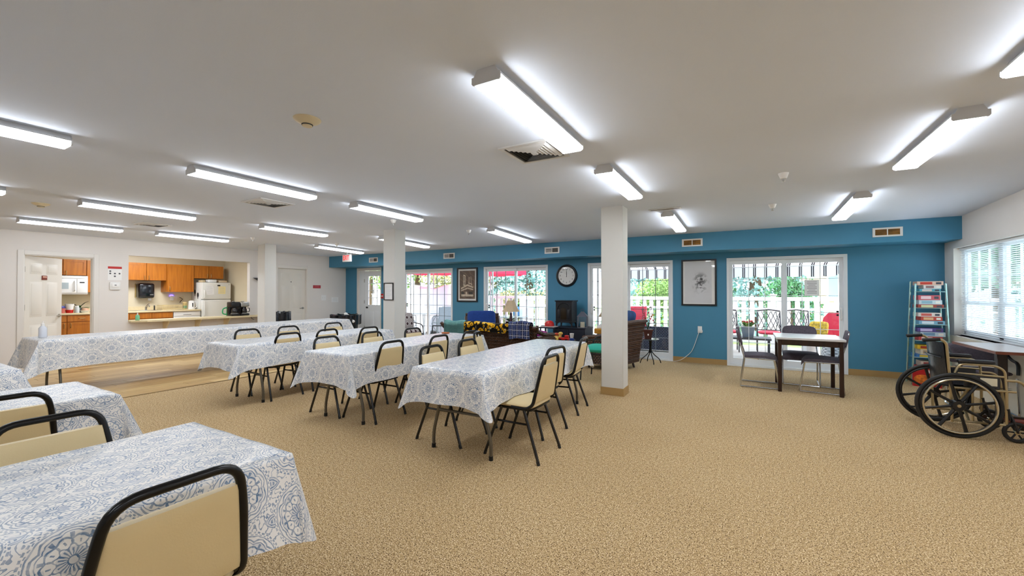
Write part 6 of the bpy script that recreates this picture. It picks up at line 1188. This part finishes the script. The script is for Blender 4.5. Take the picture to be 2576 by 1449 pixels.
# trees
def crown_quads(n, fn, size, seed):
    R = random.Random(seed); V = []; F = []
    for i in range(n):
        p, d = fn(R); s_ = size * (.6 + .8 * R.random()); a = Vector((R.gauss(0, 1), R.gauss(0, 1), R.gauss(0, .6))).normalized(); b_ = a.orthogonal().normalized(); b_ = (b_ * math.cos(R.random() * 6) + a.cross(b_) * math.sin(R.random() * 6)); c = a.cross(b_); p = Vector(p); k = len(V)
        V += [p - b_ * s_, p - c * s_ * .45, p + b_ * s_, p + c * s_ * .45]; F.append((k, k + 1, k + 2, k + 3))
    q = MB(); q.v = [tuple(v) for v in V]; q.f = F; q.s = [False] * len(F); return q
def tree(label, x, y, h, r, mats, kind, seed, n=2600, size=.16):
    t = thing('garden_tree', label, 'tree', (x, y, -.15), 0, 'trees beyond the railing'); q = MB(); q.cyl((0, 0, 0), (0, 0, h * (.9 if kind else .6)), r * .09, r * .03, 10); q.build('trunk', M('bark', '#5E4A3A', .9), t)
    if kind:   # spruce: tiers
        def fn(R): f = R.random() ** .7; z = h * (1 - f) ; tier = 1 - .35 * ((z * 1.6) % 1); rr = r * f * tier * (.55 + .45 * R.random() ** .5); a = R.random() * 6.283; return ((rr * math.cos(a), rr * math.sin(a), max(.1, z - .25 * rr)), None)
    else:
        blobs = [(R0.uniform(-.5, .5) * r, R0.uniform(-.5, .5) * r, h * R0.uniform(.4, .85), r * R0.uniform(.35, .6)) for R0 in [random.Random(seed)] for _ in range(9)]
        def fn(R): b_ = R.choice(blobs); d = Vector((R.gauss(0, 1), R.gauss(0, 1), R.gauss(0, 1))).normalized() * b_[3] * R.random() ** .25; return ((b_[0] + d.x, b_[1] + d.y, max(.05, b_[2] + d.z)), None)
    crown_quads(n, fn, size, seed).build('crown', mats, t)
SPR = M('spruce_blue', '#86ADAB', .8, nscale=1.5, namt=.35); LFA = M('tree_leaf', '#7F9E58', .8, nscale=1.2, namt=.4); LFB = M('tree_leaf_olive', '#A09C6A', .8, nscale=1.2, namt=.4); LFC = M('tree_leaf_deep', '#3F7046', .8, nscale=1.2, namt=.35)
tree('blue-green spruce beyond the railing behind the second patio door', -9.5, 18.5, 8, 3.0, SPR, 1, 1, 11000, .10); tree('blue-green spruce seen through the doors right of the column', -3.3, 19, 8.5, 3.0, SPR, 1, 2, 11000, .10); tree('blue-green spruce behind the rightmost patio door', .3, 18.5, 8, 2.8, SPR, 1, 3, 11000, .10)
tree('bright leafy tree left of the white furniture cover', -15.5, 17.0, 6, 2.6, LFA, 0, 4, 8000, .09); tree('olive leafy tree right of the white furniture cover', -12.2, 16.6, 5.5, 2.2, LFB, 0, 5, 8000, .09); tree('leafy tree seen through the exit door', -18.5, 16.5, 6.5, 2.6, LFB, 0, 6, 7000, .09)
for k, (x, y, h, r, m_, n) in enumerate(((-7.6, 14.0, 1.35, 1.1, LFB, 'pale shrub outside the second patio door, left one'), (-6.1, 14.4, 1.3, 1.0, LFB, 'pale shrub outside the second patio door, right one'), (-2.6, 14.6, 1.9, 1.0, LFA, 'shrub behind the railing right of the column'), (-1.2, 14.8, 2.1, 1.0, LFC, 'dark shrub behind the railing beside the head drawing'), (1.2, 15.5, 2.0, 1.0, LFC, 'shrub behind the railing at the rightmost patio door'))):
    tree(n, x, y, h, r, m_, 0, 20 + k, 3500, .05)
tree('leafy tree outside the right window, nearer one', 6.6, 18.2, 6.0, 2.2, LFC, 0, 41, 8000, .09); tree('leafy tree outside the right window, farther one', 9.6, 21.5, 7, 2.8, LFA, 0, 42, 8000, .1); tree('spruce outside the right window', 12.5, 27, 9, 3.2, SPR, 1, 43, 8000, .13)
# neighbouring house beyond the garden
t = thing('neighbour_house', 'tan house with a white window beyond the garden', 'house', (4.7, 26, -.15)); TAN = M('siding_tan', '#C9B48C', .8); q = MB(); q.box(-1.9, 2.0, 0, 6, 0, 3.4)
q.build('wall', TAN, t); q = MB(); q.prism([(-.5, 3.35), (6.5, 3.35), (3, 5.2)], -2.3, 2.4, 'yz'); q.build('roof', M('roof_brown', '#6E5A4A', .9), t)
for x in (-1.2, .7): q = MB(); q.box(x, x + 1.0, -.05, 0, 1.1, 2.5); f_ = q.build('window', VW, t); q = MB(); q.box(x + .08, x + .46, -.06, -.05, 1.2, 2.4); q.box(x + .54, x + .92, -.06, -.05, 1.2, 2.4); q.build('pane', M('far_glass', '#7FA6B4', .1), f_)
